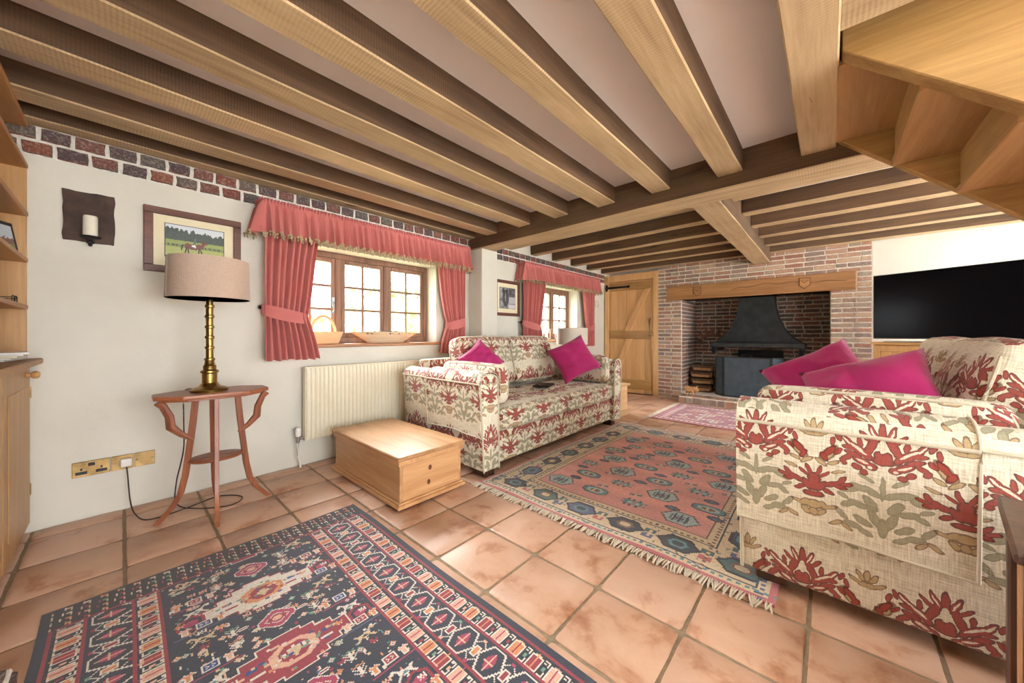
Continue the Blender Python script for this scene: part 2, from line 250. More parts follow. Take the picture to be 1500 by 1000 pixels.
# ---------------------------------------------------------------- mesh helpers
class B:
    def __init__(s): s.v = []; s.f = []
    def add(s, vs, fs):
        k = len(s.v); s.v += [tuple(v) for v in vs]; s.f += [[i+k for i in f] for f in fs]; return s
    def box(s, x0, x1, y0, y1, z0, z1):
        return s.add([(x, y, z) for z in (z0, z1) for y in (y0, y1) for x in (x0, x1)], [(0, 2, 3, 1), (4, 5, 7, 6), (0, 1, 5, 4), (2, 6, 7, 3), (0, 4, 6, 2), (1, 3, 7, 5)])
    def prism(s, prof, a0, a1, axis='y'):
        """profile (p,q) extruded: axis y -> (p, a, q); axis x -> (a, p, q); axis z -> (p, q, a)"""
        def P(p, a): return {'y': (p[0], a, p[1]), 'x': (a, p[0], p[1]), 'z': (p[0], p[1], a)}[axis]
        n = len(prof); vs = [P(p, a0) for p in prof]+[P(p, a1) for p in prof]
        return s.add(vs, [list(range(n))[::-1], list(range(n, 2*n))]+[(i, (i+1) % n, n+(i+1) % n, n+i) for i in range(n)])
    def lathe(s, prof, n=24, c=(0, 0, 0)):
        vs = []; fs = []; m = len(prof)
        for i in range(n):
            a = 2*PI*i/n
            vs += [(c[0]+r*math.cos(a), c[1]+r*math.sin(a), c[2]+z) for r, z in prof]
        for i in range(n):
            j = (i+1) % n
            fs += [(i*m+k, j*m+k, j*m+k+1, i*m+k+1) for k in range(m-1)]
        if prof[0][0] > 1e-5: fs.append([i*m for i in range(n)][::-1])
        if prof[-1][0] > 1e-5: fs.append([i*m+m-1 for i in range(n)])
        return s.add(vs, fs)
    def tube(s, pts, r, n=8, ry=None, closed=False, up=(0, 0, 1)):
        pts = [Vector(p) for p in pts]; N = len(pts); rs = r if isinstance(r, (list, tuple)) else [r]*N; vs = []
        for i, p in enumerate(pts):
            d = (pts[(i+1) % N]-pts[i-1]) if closed else (pts[min(i+1, N-1)]-pts[max(i-1, 0)])
            d.normalize(); a = d.cross(Vector(up))
            if a.length < 1e-3: a = d.cross(Vector((1, 0, 0)))
            a.normalize(); b = a.cross(d)
            k = 1 if ry is None else ry
            vs += [p+a*math.cos(2*PI*j/n)*rs[i]+b*math.sin(2*PI*j/n)*rs[i]*k for j in range(n)]
        fs = [(i*n+j, ((i+1) % N)*n+j, ((i+1) % N)*n+(j+1) % n, i*n+(j+1) % n) for i in range(N if closed else N-1) for j in range(n)]
        if not closed: fs += [list(range(n)), [(N-1)*n+j for j in range(n)][::-1]]
        return s.add(vs, fs)
    def grid(s, fn, nu, nv, closeu=False):
        vs = [fn(i/(nu if closeu else nu-1), j/(nv-1)) for i in range(nu) for j in range(nv)]
        fs = [(i*nv+j, ((i+1) % nu)*nv+j, ((i+1) % nu)*nv+j+1, i*nv+j+1) for i in range(nu if closeu else nu-1) for j in range(nv-1)]
        return s.add(vs, fs)
    def ball(s, c, r, n=8, m=6):
        rr = r if isinstance(r, (tuple, list)) else (r, r, r)
        vs = []; 
        for i in range(1, m):
            for j in range(n):
                th = PI*i/m; ph = 2*PI*j/n
                vs.append((c[0]+rr[0]*math.sin(th)*math.cos(ph), c[1]+rr[1]*math.sin(th)*math.sin(ph), c[2]+rr[2]*math.cos(th)))
        k = len(vs); vs += [(c[0], c[1], c[2]+rr[2]), (c[0], c[1], c[2]-rr[2])]
        fs = [(i*n+j, (i+1)*n+j, (i+1)*n+(j+1) % n, i*n+(j+1) % n) for i in range(m-2) for j in range(n)]
        fs += [(k, j, (j+1) % n) for j in range(n)]+[(k+1, (m-2)*n+(j+1) % n, (m-2)*n+j) for j in range(n)]
        return s.add(vs, fs)
    def xf(s, M):
        s.v = [tuple(M @ Vector(v)) for v in s.v]; return s
    def mesh(s, name, bevel=0, seg=2, smooth=True, angle=None, uv=False, solid=0, uvoff=(0, 0)):
        if angle is None: angle = 18 if bevel else 40
        me = bpy.data.meshes.new(name); me.from_pydata(s.v, [], s.f); me.update()
        bm = bmesh.new(); bm.from_mesh(me); bmesh.ops.recalc_face_normals(bm, faces=bm.faces)
        if solid: bmesh.ops.solidify(bm, geom=bm.faces[:], thickness=solid)
        if bevel:
            es = [e for e in bm.edges if len(e.link_faces) == 2 and e.calc_face_angle(0) > math.radians(30)]
            bmesh.ops.bevel(bm, geom=es, offset=bevel, segments=seg, profile=.5, affect='EDGES', clamp_overlap=True)
        bm.to_mesh(me); bm.free()
        if smooth: me.shade_smooth(); me.set_sharp_from_angle(angle=math.radians(angle))
        if uv: boxuv(me, uvoff)
        return me
def boxuv(me, off=(0, 0)):
    l = me.uv_layers.new(name='UVMap'); co = [v.co for v in me.vertices]
    for p in me.polygons:
        n = p.normal; ax = max(range(3), key=lambda i: abs(n[i]))
        for li in p.loop_indices:
            c = co[me.loops[li].vertex_index]
            u = {0: (c.y, c.z), 1: (c.x, c.z), 2: (c.y, c.x)}[ax]
            l.data[li].uv = (u[0]+off[0], u[1]+off[1])
def rbox(hx, hy, hz, r, n=6, bulge=(0, 0, 0), c=(0, 0, 0)):
    """soft rounded box, half sizes; bulge pushes each face outwards in the middle"""
    h = (hx, hy, hz)
    def samp(a):
        inner = a-r; co = [inner+r*math.tan(math.radians(t)) for t in (15, 30, 45)]
        mid = [inner*(2*i/n-1) for i in range(n+1)]
        return [-x for x in co[::-1]]+mid+co
    bm = bmesh.new()
    for ax in range(3):
        a, b = [i for i in range(3) if i != ax]; A = samp(h[a]); Bs = samp(h[b])
        for sg in (-1, 1):
            g = [[None]*len(Bs) for _ in A]
            for i, x in enumerate(A):
                for j, y in enumerate(Bs):
                    p = [0, 0, 0]; p[ax] = sg*h[ax]; p[a] = x; p[b] = y
                    inn = [max(-(h[k]-r), min(h[k]-r, p[k])) for k in range(3)]
                    d = Vector([p[k]-inn[k] for k in range(3)]); d.normalize()
                    o = [inn[k]+d[k]*r for k in range(3)]
                    for k in range(3):
                        w = 1
                        for m in range(3):
                            if m != k: w *= max(0, 1-(o[m]/h[m])**2)
                        o[k] += bulge[k]*w*(o[k]/h[k])
                    g[i][j] = bm.verts.new([o[k]+c[k] for k in range(3)])
            for i in range(len(A)-1):
                for j in range(len(Bs)-1):
                    bm.faces.new((g[i][j], g[i+1][j], g[i+1][j+1], g[i][j+1]))
    bmesh.ops.remove_doubles(bm, verts=bm.verts, dist=1e-5); bmesh.ops.recalc_face_normals(bm, faces=bm.faces)
    bm.verts.ensure_lookup_table(); b = B(); bm.verts.index_update()
    b.add([v.co[:] for v in bm.verts], [[v.index for v in f.verts] for f in bm.faces]); bm.free(); return b

def obj(name, me, mat, parent=None, loc=None, rot=None):
    if isinstance(me, B): me = me.mesh(name)
    o = bpy.data.objects.new(name, me); COL.objects.link(o)
    if mat is not None and not me.materials: me.materials.append(MAT[mat] if isinstance(mat, str) else mat)
    if parent is not None: o.parent = parent
    if loc is not None: o.location = loc
    if rot is not None: o.rotation_euler = rot
    return o
def tag(o, label=None, cat=None, group=None, kind=None):
    if label: o['label'] = label
    if cat: o['category'] = cat
    if group: o['group'] = group
    if kind: o['kind'] = kind
    return o
def thing(name, label, cat, loc=(0, 0, 0), rz=0, group=None):
    o = bpy.data.objects.new(name, None); COL.objects.link(o); o.location = loc; o.rotation_euler = (0, 0, rz); o.empty_display_size = .05
    return tag(o, label, cat, group)
def struct(name, me, mat, parent=None):
    o = obj(name, me, mat, parent)
    if parent is None: o['kind'] = 'structure'
    return o
def sempty(name):
    o = bpy.data.objects.new(name, None); COL.objects.link(o); o['kind'] = 'structure'; return o
def bx(*a, bevel=.004, seg=1, **k): return B().box(*a).mesh('m', bevel=bevel, seg=seg, **k)

# ================================================================ SETTING
XR, YB, YF = 5.8, -.66, 6.17
# ---- floor of terracotta tiles
floor = struct('floor', B().box(-.02, XR, YB, 7.3, -.12, -.007).mesh('floor', smooth=False), 'grout')
xl = [0.0]+[.145+.333*k for k in range(18)]; yl = [YB+.333*k for k in range(21)]+[YF]
def tile_mesh(w_, h_, seed):
    r = random.Random(seed); b = B(); n = 5; pts = []
    cs = [(-w_/2, -h_/2), (w_/2, -h_/2), (w_/2, h_/2), (-w_/2, h_/2)]
    for k in range(4):
        a, c = cs[k], cs[(k+1) % 4]
        for i, f in enumerate([.018, .05]+[k_/n for k_ in range(1, n)]+[.95, .982]):
            nx, ny = (c[1]-a[1]), -(c[0]-a[0]); L = math.hypot(nx, ny); j = r.uniform(-.0018, .0018) if 1 < i < 6 else (-.001 if i in (1, 6) else -.004)
            pts.append((a[0]+(c[0]-a[0])*f+nx/L*j, a[1]+(c[1]-a[1])*f+ny/L*j))
    m = len(pts); inner = [(x*(1-.012/max(abs(x), .05)*.5), y*(1-.012/max(abs(y), .05)*.5)) for x, y in pts]
    b.add([(x, y, -.014) for x, y in pts]+[(x, y, -.0035) for x, y in pts]+[(x, y, 0) for x, y in inner],
          [(i, (i+1) % m, m+(i+1) % m, m+i) for i in range(m)]+[(m+i, m+(i+1) % m, 2*m+(i+1) % m, 2*m+i) for i in range(m)]+[list(range(2*m, 3*m))])
    return b
shared = {}; rest = B()
for i in range(len(xl)-1):
    for j in range(len(yl)-1):
        w_, h_ = min(xl[i+1], XR)-xl[i]-.013, yl[j+1]-yl[j]-.013
        cx, cy = (xl[i]+min(xl[i+1], XR))/2, (yl[j]+yl[j+1])/2
        rt = Euler((random.uniform(-.003, .003), random.uniform(-.003, .003), 0)); zz = random.uniform(-.0012, 0)
        if i < 14:
            key = (round(w_, 2), round(h_, 2), random.randrange(5))
            if key not in shared: shared[key] = tile_mesh(w_, h_, len(shared)).mesh('tile', smooth=True, angle=50)
            obj('tile', shared[key], 'tile', floor, (cx, cy, zz), rt)
        else:
            t_ = tile_mesh(w_, h_, 99+i+j); t_.xf(Matrix.Translation((cx, cy, zz))); rest.add(t_.v, t_.f)
tag(obj('tile_field', rest.mesh('tile_field', angle=50), 'tile', floor), kind='stuff')

# ---- bricks
def brick_mesh(L, H, D, seed):
    r = random.Random(seed); b = B(); n = 4
    def J(): return r.uniform(-.003, .003)
    vs = []
    prof = [(-L/2+L*i/n, -H/2) for i in range(n)]+[(L/2, -H/2), (L/2, 0)]+[(L/2-L*i/n, H/2) for i in range(n)]+[(-L/2, H/2), (-L/2, 0)]
    prof = [(x+J(), y+J()*.8) for x, y in prof]; m = len(prof)
    b.add([(x, 0, z) for x, z in prof]+[(x, -D*.55, z) for x, z in prof]+[(x*.965, -D+J()*.5, z*.86) for x, z in prof],
          [(i, (i+1) % m, m+(i+1) % m, m+i) for i in range(m)]+[(m+i, m+(i+1) % m, 2*m+(i+1) % m, 2*m+i) for i in range(m)]+[list(range(2*m, 3*m))])
    return b
BM = {}
def brick(parent, L, H, D, loc, rz, mat):
    """front face of the brick looks along -y of its own frame"""
    key = (round(L, 3) if L not in (.2, .1) else L, H, D, random.randrange(5), mat)
    if key not in BM: BM[key] = brick_mesh(L, H, D, len(BM)).mesh('brick', angle=35)
    return obj('brick', BM[key], mat, parent, loc, (0, 0, rz))

# ---- left wall with two window openings
W = [(.84, 2.30), (4.20, 5.20)]; ZS, ZH = .95, 1.81
b = B(); yb = [YB-.2, W[0][0], W[0][1], W[1][0], W[1][1], YF+.3]; zb = [-.1, ZS, ZH, 2.03]
for j in range(5):
    for k in range(3):
        if j in (1, 3) and k == 1: continue
        b.box(-.32, 0, yb[j], yb[j+1], zb[k], zb[k+1])
b.box(-.32, -.002, yb[0], yb[-1], 2.2, 2.5)
wall_left = struct('wall_left', b.mesh('wall_left', smooth=False), 'plaster')
obj('mortar_band', B().box(-.32, -.003, YB-.2, YF, 2.03, 2.2).mesh('mortar_band', smooth=False), 'mortar_w', wall_left)
for row in range(2):
    y = YB+.05+row*.06
    while y < YF-.06:
        L = random.choice([.1, .1, .1, .112]) if y < 3 else .1
        brick(wall_left, L, .066, .012, (-.004, y+L/2, 2.073+row*.082), PI/2, 'brick_band'); y += L+random.choice([.015, .018, .02])
struct('wall_pier', bx(0.001, .23, 2.77, 3.03, 0, 2.06, bevel=.015, seg=3), 'plaster')

# ---- far wall, chimney breast
wall_far = struct('wall_far', B().box(3.59, XR, YF, YF+.3, -.1, 2.5).box(-.32, 1.01, YF+.1, YF+.3, -.1, 2.5).mesh('wall_far', smooth=False), 'plaster')
OX0, OX1, OZ = 1.387, 3.21, 1.63
bxw = [(1.01, OX0, YF+.003, 7.3, -.1, 2.4), (OX1, 3.59, YF+.003, 7.3, -.1, 2.4), (OX0, OX1, YF+.003, YF+.32, OZ, 2.4), (OX0, OX1, 7.02, 7.3, -.1, 2.4), (1.01, 3.59, YF+.3, 7.3, 2.4, 2.5)]
b = B()
for q in bxw: b.box(*q)
breast = obj('chimney_breast', b.mesh('chimney_breast', smooth=False), 'mortar', wall_far)
row = 0; z = .012
while z < 2.21:
    zc = z+.025
    if zc < OZ: segs = [(1.018, OX0-.004), (OX1+.004, 3.582)]
    elif zc < 1.875: segs = [(1.018, 1.145), (3.462, 3.582)]
    else: segs = [(1.018, 3.582)]
    for (a, c) in segs:
        x = a; first = True
        while x < c-.02:
            if c-a < .45: L = [.2, .1][(row) % 2] if first else c-x
            else: L = random.choice([.2, .2, .1]) if not (first and row % 2) else .1
            if c-x-L < .05: L = c-x
            L = min(L, c-x)
            if L > .24: L = L/2-.006
            Lk = L if L in (.2, .1) else round(L, 2)
            brick(breast, Lk, .0465, .012, (x+L/2, YF+.004, zc), 0, 'brick_fire'); x += L+.013; first = False
    z += .0635; row += 1
# bricks inside the fire recess: one mesh
inb = B()
def inner_course(p0, p1, ztop, D=.01):
    d = Vector((p1[0]-p0[0], p1[1]-p0[1], 0)); Lt = d.length; ang = math.atan2(d.y, d.x); z = .13; r_ = 0
    while z < ztop:
        x = -.1*(r_ % 2)
        while x < Lt:
            L = random.choice([.2, .2, .1]); a, c = max(x, .004), min(x+L, Lt-.004)
            if c-a > .03:
                bb = brick_mesh(c-a, .047, D, random.randrange(9999)); M = Matrix.Translation((p0[0]+d.x/Lt*(a+c)/2, p0[1]+d.y/Lt*(a+c)/2, z+.025)) @ Matrix.Rotation(ang, 4, 'Z')
                bb.xf(M); inb.add(bb.v, bb.f)
            x += L+.013
        z += .0635; r_ += 1
inner_course((OX0, 7.02), (OX1, 7.02), 2.0)
inner_course((OX0, YF+.02), (OX0, 7.02), OZ); inner_course((OX1, 7.02), (OX1, YF+.02), OZ)
for k in range(7):   # little relieving arch
    a = math.radians(25+k*21.6); bb = brick_mesh(.055, .13, .02, k); bb.xf(Matrix.Translation((1.66+.24*math.cos(a), 7.015, .86+.24*math.sin(a))) @ Matrix.Rotation(PI/2-a, 4, 'Y')); inb.add(bb.v, bb.f)
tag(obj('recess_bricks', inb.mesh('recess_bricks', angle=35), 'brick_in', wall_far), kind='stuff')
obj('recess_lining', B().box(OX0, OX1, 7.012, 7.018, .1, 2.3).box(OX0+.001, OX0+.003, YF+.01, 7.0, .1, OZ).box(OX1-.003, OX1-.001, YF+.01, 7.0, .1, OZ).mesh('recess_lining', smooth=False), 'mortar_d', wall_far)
# oak lintel with two carved shields
lb = B().box(1.155, 3.452, YF-.022, YF+.3, OZ, 1.865)
lin = obj('lintel', lb.mesh('lintel', bevel=.012, seg=2), 'lintel', wall_far)
obj('crack', B().tube([(2.1+.09*i, YF-.0222, 1.735+.03*math.sin(i*.35)+.012*math.sin(i*1.7)+.004*i) for i in range(15)], .0028, 4).mesh('crack'), 'darkoak', lin)
for cx in (1.63, 2.95):
    pts = [(-.055, .065), (.055, .065), (.055, -.03), (.0, -.075), (-.055, -.03)]
    sh = obj('carved_shield', B().prism([(cx+x, 1.755+z_) for x, z_ in pts], YF-.03, YF-.02).mesh('carved_shield', bevel=.003, seg=1), 'lintel', lin)
    obj('shield_outline', B().tube([(cx+x*1.04, YF-.029, 1.755+z_*1.04) for x, z_ in pts], .0035, 5, closed=True).tube([(cx+x*.66, YF-.031, 1.755+z_*.66) for x, z_ in [(-.05, .05), (0, .0), (.05, .05)]], .003, 5).mesh('shield_outline'), 'darkoak', lin)
# hearth
hearth = thing('hearth', 'raised brick hearth slab under the steel fire hood', 'hearth', (0, 0, 0))
obj('hearth_slab', B().box(1.46, 3.3, 5.80, YF+.003, 0, .108).box(OX0+.004, OX1-.004, YF+.003, 7.0, 0, .108).mesh('hearth_slab', bevel=.004, seg=1), 'mortar', hearth)
for k in range(17): brick(hearth, .088, .085, .014, (1.51+k*.105, 5.80, .055), 0, 'brick_fire')
for k in range(17):
    o = brick(hearth, .088, .2, .012, (1.51+k*.105, 5.91, .106), 0, 'brick_fire'); o.rotation_euler = (-PI/2, 0, 0)
for k in range(3): brick(hearth, .1, .085, .014, (1.46, 5.87+k*.113, .055), -PI/2, 'brick_fire')

# ---- back wall and right wall (behind the photographer), unseen glazed doors added to bring in fill daylight
struct('wall_back', B().box(-.32, XR+.2, YB-.2, YB, -.1, 2.5).mesh('wall_back', smooth=False), 'plaster')
struct('wall_right', B().box(XR, XR+.2, YB-.2, -1.4+.0, -.1, 2.5).box(XR, XR+.2, 1.9, 3.15, -.1, 2.5).box(XR, XR+.2, 6.05, YF+.3, -.1, 2.5).box(XR, XR+.2, YB-.2, YF+.3, 2.13, 2.5).mesh('wall_right', smooth=False), 'plaster')
for (nm, a, c, n) in (('fill_door_near', YB, 1.9, 3), ('fill_door_far', 3.15, 6.05, 3)):
    d = sempty(nm); wd = (c-a)/n
    for k in range(n):
        y0, y1 = a+k*wd, a+(k+1)*wd
        fr = B().box(XR+.05, XR+.11, y0, y0+.07, 0, 2.13).box(XR+.05, XR+.11, y1-.07, y1, 0, 2.13).box(XR+.05, XR+.11, y0, y1, 2.05, 2.13).box(XR+.05, XR+.11, y0, y1, 0, .12)
        lf = obj('fill_door_leaf', fr.mesh('fill_door_leaf', smooth=False), 'white', d)
        obj('pane', bx(XR+.078, XR+.084, y0+.07, y1-.07, .12, 2.05, bevel=0), 'glass', lf)

# ---- ceiling and beams
ceil = struct('ceiling', B().box(-.3, 3.23, YB-.2, 2.9, 2.30, 2.44).box(3.23, XR+.2, YB-.2, 1.62, 2.30, 2.44).box(-.3, XR+.2, 2.9, YF+.3, 2.335, 2.47).mesh('ceiling', smooth=False), 'ceil')
obj('stairwell_shaft', B().box(3.1, XR+.2, 1.5, 2.95, 3.6, 3.7).box(3.23, XR+.2, 1.5, 1.62, 2.44, 3.6).box(3.23, XR+.2, 2.88, 2.95, 2.44, 3.6).box(3.1, 3.23, 1.5, 2.95, 2.44, 3.6).box(XR, XR+.2, 1.5, 2.95, 2.4, 3.6).mesh('stairwell_shaft', smooth=False), 'plaster', ceil)
def beam(x0, x1, y0, y1, z0, z1, axis, mat, name='beam', seed=0, amp=.006, twist=0):
    """hand-hewn: cross-sections jittered along the length"""
    n = 14; b = B(); vs = []
    for i in range(n+1):
        f = i/n
        jj = [amp*noise.noise(Vector((f*5+seed*3.1, k*7.7+seed, 1.3))) for k in range(6)]
        if axis == 'y':
            y = y0+(y1-y0)*f; q = [(x0+jj[0], y, z0+jj[1]), (x1+jj[2], y, z0+jj[3]), (x1+jj[4], y, z1), (x0+jj[5], y, z1)]
        else:
            x = x0+(x1-x0)*f; q = [(x, y0+jj[0], z0+jj[1]), (x, y1+jj[2], z0+jj[3]), (x, y1+jj[4], z1), (x, y0+jj[5], z1)]
        vs += q
    fs = [(i*4+k, i*4+(k+1) % 4, (i+1)*4+(k+1) % 4, (i+1)*4+k) for i in range(n) for k in range(4)]+[(3, 2, 1, 0), (n*4, n*4+1, n*4+2, n*4+3)]
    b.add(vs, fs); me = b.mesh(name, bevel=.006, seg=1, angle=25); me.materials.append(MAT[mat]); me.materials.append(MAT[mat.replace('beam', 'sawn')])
    for p in me.polygons: p.material_index = 1 if p.normal.z < -.6 else 0  # downward faces take the paler oak, all others the darker one
    return obj(name, me, None, ceil)
bxs = [(.006, .12), (.31, .47), (.79, .945), (1.24, 1.40), (1.70, 1.86), (2.165, 2.31), (2.62, 2.77)]
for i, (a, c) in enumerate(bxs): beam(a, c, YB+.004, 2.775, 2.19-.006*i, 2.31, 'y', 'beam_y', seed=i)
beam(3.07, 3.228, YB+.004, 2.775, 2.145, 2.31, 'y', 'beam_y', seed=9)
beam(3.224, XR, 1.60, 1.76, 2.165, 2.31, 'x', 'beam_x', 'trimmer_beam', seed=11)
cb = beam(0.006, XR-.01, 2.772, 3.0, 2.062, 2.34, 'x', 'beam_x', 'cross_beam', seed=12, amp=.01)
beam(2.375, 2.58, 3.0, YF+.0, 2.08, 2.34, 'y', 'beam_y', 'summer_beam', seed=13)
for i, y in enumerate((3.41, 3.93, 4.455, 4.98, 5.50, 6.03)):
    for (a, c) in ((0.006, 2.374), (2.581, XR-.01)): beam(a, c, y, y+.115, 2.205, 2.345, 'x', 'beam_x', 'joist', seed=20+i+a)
# shrinkage cracks in the near beam
def crack(parent, pts, r=.003): obj('crack', B().tube(pts, [r*(.3+.7*math.sin(PI*(i+.3)/(len(pts)))) for i in range(len(pts))], 5).mesh('crack'), 'darkoak', parent)
crack(cb, [(1.75+.1*i, 2.7705, 2.225+.02*math.sin(i*.8)+.004*i) for i in range(14)], .004)
crack(cb, [(3.13+.01*math.sin(i*1.9), 2.1+.06*i-.001, 2.143) for i in range(2)], .001)

# ---- staircase seen from below
st = thing('staircase', 'golden oak open-underside staircase climbing through the beamed ceiling', 'staircase', (3.235, 2.33, 0))
SL = .93
def string(y0, y1, hgt, name, cap=False):
    x1 = 2.15
    return B().prism([(0, 2.16), (x1, 2.16-SL*x1), (x1+.1, 2.16-SL*x1), (x1+.1, 2.16-SL*x1+hgt*.7), (0, 2.16+hgt)], y0-2.33, y1-2.33).mesh(name, bevel=.004, seg=1)
obj('near_string', string(1.872, 1.95, .34, 'near_string'), 'oak_x', st); obj('far_string', string(2.715, 2.768, .34, 'far_string'), 'oak_x', st)
obj('trimmer_board', bx(-.004, .02, -.38, .385, 2.15, 2.5), 'oak_y', st)
for i in range(9):
    zt = 2.145-.2*i; x0 = .02+.215*i
    obj('tread', bx(x0-.03, x0+.235, -.379, .384, zt, zt+.028), 'oak_y', st)
    obj('riser', bx(x0+.198, x0+.214, -.379, .384, zt-.172, zt), 'oak_y', st)
obj('newel_post', bx(2.2, 2.29, -.46, -.37, 0, 1.1), 'oak_z', st)

# ---- plank door in the far corner
d1 = sempty('door_1'); y = YF
fr = B().box(.012, .10, y-.012, y+.098, 0, 2.165).box(.925, 1.008, y-.012, y+.098, 0, 2.165).box(.10, .925, y-.012, y+.098, 2.04, 2.165)
obj('door_frame', fr.mesh('door_frame', bevel=.004, seg=1), 'door', d1)
pe = [.104, .268, .432, .60, .766, .921]
for k in range(5): obj('plank', bx(pe[k]+.0015, pe[k+1]-.0015, y+.022, y+.05, .006, 2.035, bevel=.005), 'door', d1)
for (z0, z1) in ((1.87, 2.01), (.985, 1.13), (.085, .255)): obj('ledge', bx(.118, .895, y-.006, y+.022, z0, z1, bevel=.006), 'oak_x', d1)
def brace(a, c, w_=.055):
    a, c = Vector((a[0], 0, a[1])), Vector((c[0], 0, c[1]))
    return B().prism([(a.x-w_, a.z), (a.x+w_, a.z), (c.x+w_, c.z), (c.x-w_, c.z)], y-.012, y+.022).mesh('brace', bevel=.005, seg=1)
obj('brace', brace((.46, 1.13), (.83, 1.87)), 'door', d1); obj('brace', brace((.19, .255), (.50, .985)), 'door', d1)
for z in (1.935, .165):
    obj('strap_hinge', B().prism([(.085, z-.022), (.45, z-.014), (.485, z-.026), (.52, z), (.485, z+.026), (.45, z+.014), (.085, z+.022)], y-.014, y-.006).prism([(.045, z-.07), (.085, z-.05), (.085, z+.05), (.045, z+.07), (.03, z)], y-.02, y-.012).mesh('strap_hinge', bevel=.002, seg=1), 'black', d1)
la = obj('wooden_latch', bx(.76, .945, y-.034, y-.006, 1.035, 1.07, bevel=.008), 'oak_x', d1)
obj('latch_keep', B().ball((.87, y-.04, 1.065), .024).ball((.915, y-.045, 1.06), .02).mesh('latch_keep'), 'oak_x', la)
obj('latch_catch', bx(.905, .922, y-.03, y-.012, .80, 1.03, bevel=.004), 'oak_z', la)
tw = thing('dried_flower_spray', 'thin dried grass spray hanging at the plank door latch', 'dried flowers', (.885, y-.055, 1.08))
for k in range(5): obj('stalk', B().tube([(0, 0, -.02), (-.012+.006*k, -.004*k, .15), (-.03+.014*k, -.004, .26+.02*(k % 2))], [.004, .003, .006], 5).mesh('stalk'), ['log', 'lintel', 'darkoak'][k % 3], tw)

# ---- leaded cottage windows
def casement_window(nm, y0, y1, n, handles):
    wn = sempty(nm); xo, xi = -.235, -.165; fw = .05
    b = B().box(xo, xi, y0, y0+fw, ZS+.03, ZH).box(xo, xi, y1-fw, y1, ZS+.03, ZH).box(xo, xi, y0+fw, y1-fw, ZH-.055, ZH).box(xo, xi, y0+fw, y1-fw, ZS+.03, ZS+.085)
    wd = (y1-y0-2*fw-(n-1)*.055)/n
    for k in range(1, n): b.box(xo, xi, y0+fw+k*wd+(k-1)*.055, y0+fw+k*(wd+.055), ZS+.085, ZH-.055)
    obj('window_frame', b.mesh('window_frame', bevel=.006, seg=1), 'winwood', wn)
    for k in range(n):
        a = y0+fw+k*(wd+.055); c = a+wd; z0, z1 = ZS+.085, ZH-.055; s = .036; X0, X1 = -.215, -.172
        b = B().box(X0, X1, a, a+s, z0, z1).box(X0, X1, c-s, c, z0, z1).box(X0, X1, a+s, c-s, z0, z0+s+.01).box(X0, X1, a+s, c-s, z1-s, z1)
        cs = obj('casement', b.mesh('casement', bevel=.004, seg=1), 'winwood', wn)
        iw, ih = c-a-2*s, z1-z0-2*s-.01; zz0 = z0+s+.01; my = (a+c)/2
        obj('glazing_bar', bx(-.205, -.178, my-.011, my+.011, zz0, z1-s, bevel=.003), 'winwood', cs)
        for r_ in (1, 2): obj('glazing_bar', bx(-.204, -.179, a+s, c-s, zz0+ih*r_/3-.011, zz0+ih*r_/3+.011, bevel=.003), 'winwood', cs)
        for r_ in range(3):
            for q in range(2):
                ya = a+s if q == 0 else my+.011; yc = my-.011 if q == 0 else c-s
                obj('pane', bx(-.193, -.190, ya, yc, zz0+ih*r_/3+(.011 if r_ else 0), zz0+ih*(r_+1)/3-(.011 if r_ < 2 else 0), bevel=0), 'glass', cs)
        if k in handles:
            hb = B().box(-.172, -.160, c-s+.008, c-.008, 1.32, 1.40).tube([(-.158, c-.018, 1.36), (-.145, c-.018, 1.355), (-.14, c-.03, 1.33), (-.143, c-.02, 1.28), (-.139, c-.034, 1.25)], [.006, .007, .008, .007, .01], 6)
            obj('casement_handle', hb.mesh('casement_handle'), 'steel', cs)
    obj('window_sill', bx(-.165, .055, y0-.04, y1+.06, ZS, ZS+.028, bevel=.006, seg=2), 'sill', wn) if False else obj('window_sill', B().box(-.236, 0, y0+.002, y1-.002, ZS, ZS+.03).box(.0, .05, y0-.05, y1+.05, ZS+.002, ZS+.03).mesh('window_sill', bevel=.005, seg=1), 'sill', wn)
casement_window('window_1', .842, 2.298, 3, (0,)); casement_window('window_2', 4.202, 5.198, 2, ())

# ---- garden outside the windows
struct('garden_ground', B().box(-40, -.4, -25, 40, -.4, -.3).mesh('garden_ground', smooth=False), 'lawn')
struct('bounce_terrace', B().box(XR+.25, 40, -25, 40, -.2, -.1).mesh('bounce_terrace', smooth=False), 'bounce_paving')  # unseen pale ground, added to bounce daylight up to the ceiling
def shrub(name, label, cat, loc, r, h, seed, n=1500):
    rg = random.Random(seed); b = B()
    for _ in range(n):
        th = rg.uniform(0, 2*PI); ph = math.acos(rg.uniform(-.3, 1)); k = rg.uniform(.75, 1.05)*(1+.22*noise.noise(Vector((th*1.5, ph*3, seed))))
        p = Vector((r[0]*math.sin(ph)*math.cos(th)*k, r[1]*math.sin(ph)*math.sin(th)*k, h*.5+h*.5*math.cos(ph)*k)); s = rg.uniform(.05, .1)
        R = Euler((rg.uniform(0, 6), rg.uniform(0, 6), rg.uniform(0, 6))).to_matrix()
        b.add([p+R @ Vector(q) for q in ((-s, 0, 0), (0, -s*.5, 0), (s, 0, 0), (0, s*.5, 0))], [(0, 1, 2, 3)])
    t = thing(name, label, cat, loc, group='garden shrubs')
    o = obj('foliage', b.mesh('foliage', smooth=False), 'leaf', t); tag(o, kind='stuff')
    obj('core', B().ball((0, 0, h*.45), (r[0]*.78, r[1]*.78, h*.45), 14, 9).mesh('core'), 'leaf', t)
    obj('stem', B().tube([(0, 0, 0), (.02, 0, h*.3)], [.06, .04], 6).mesh('stem'), 'log', t)
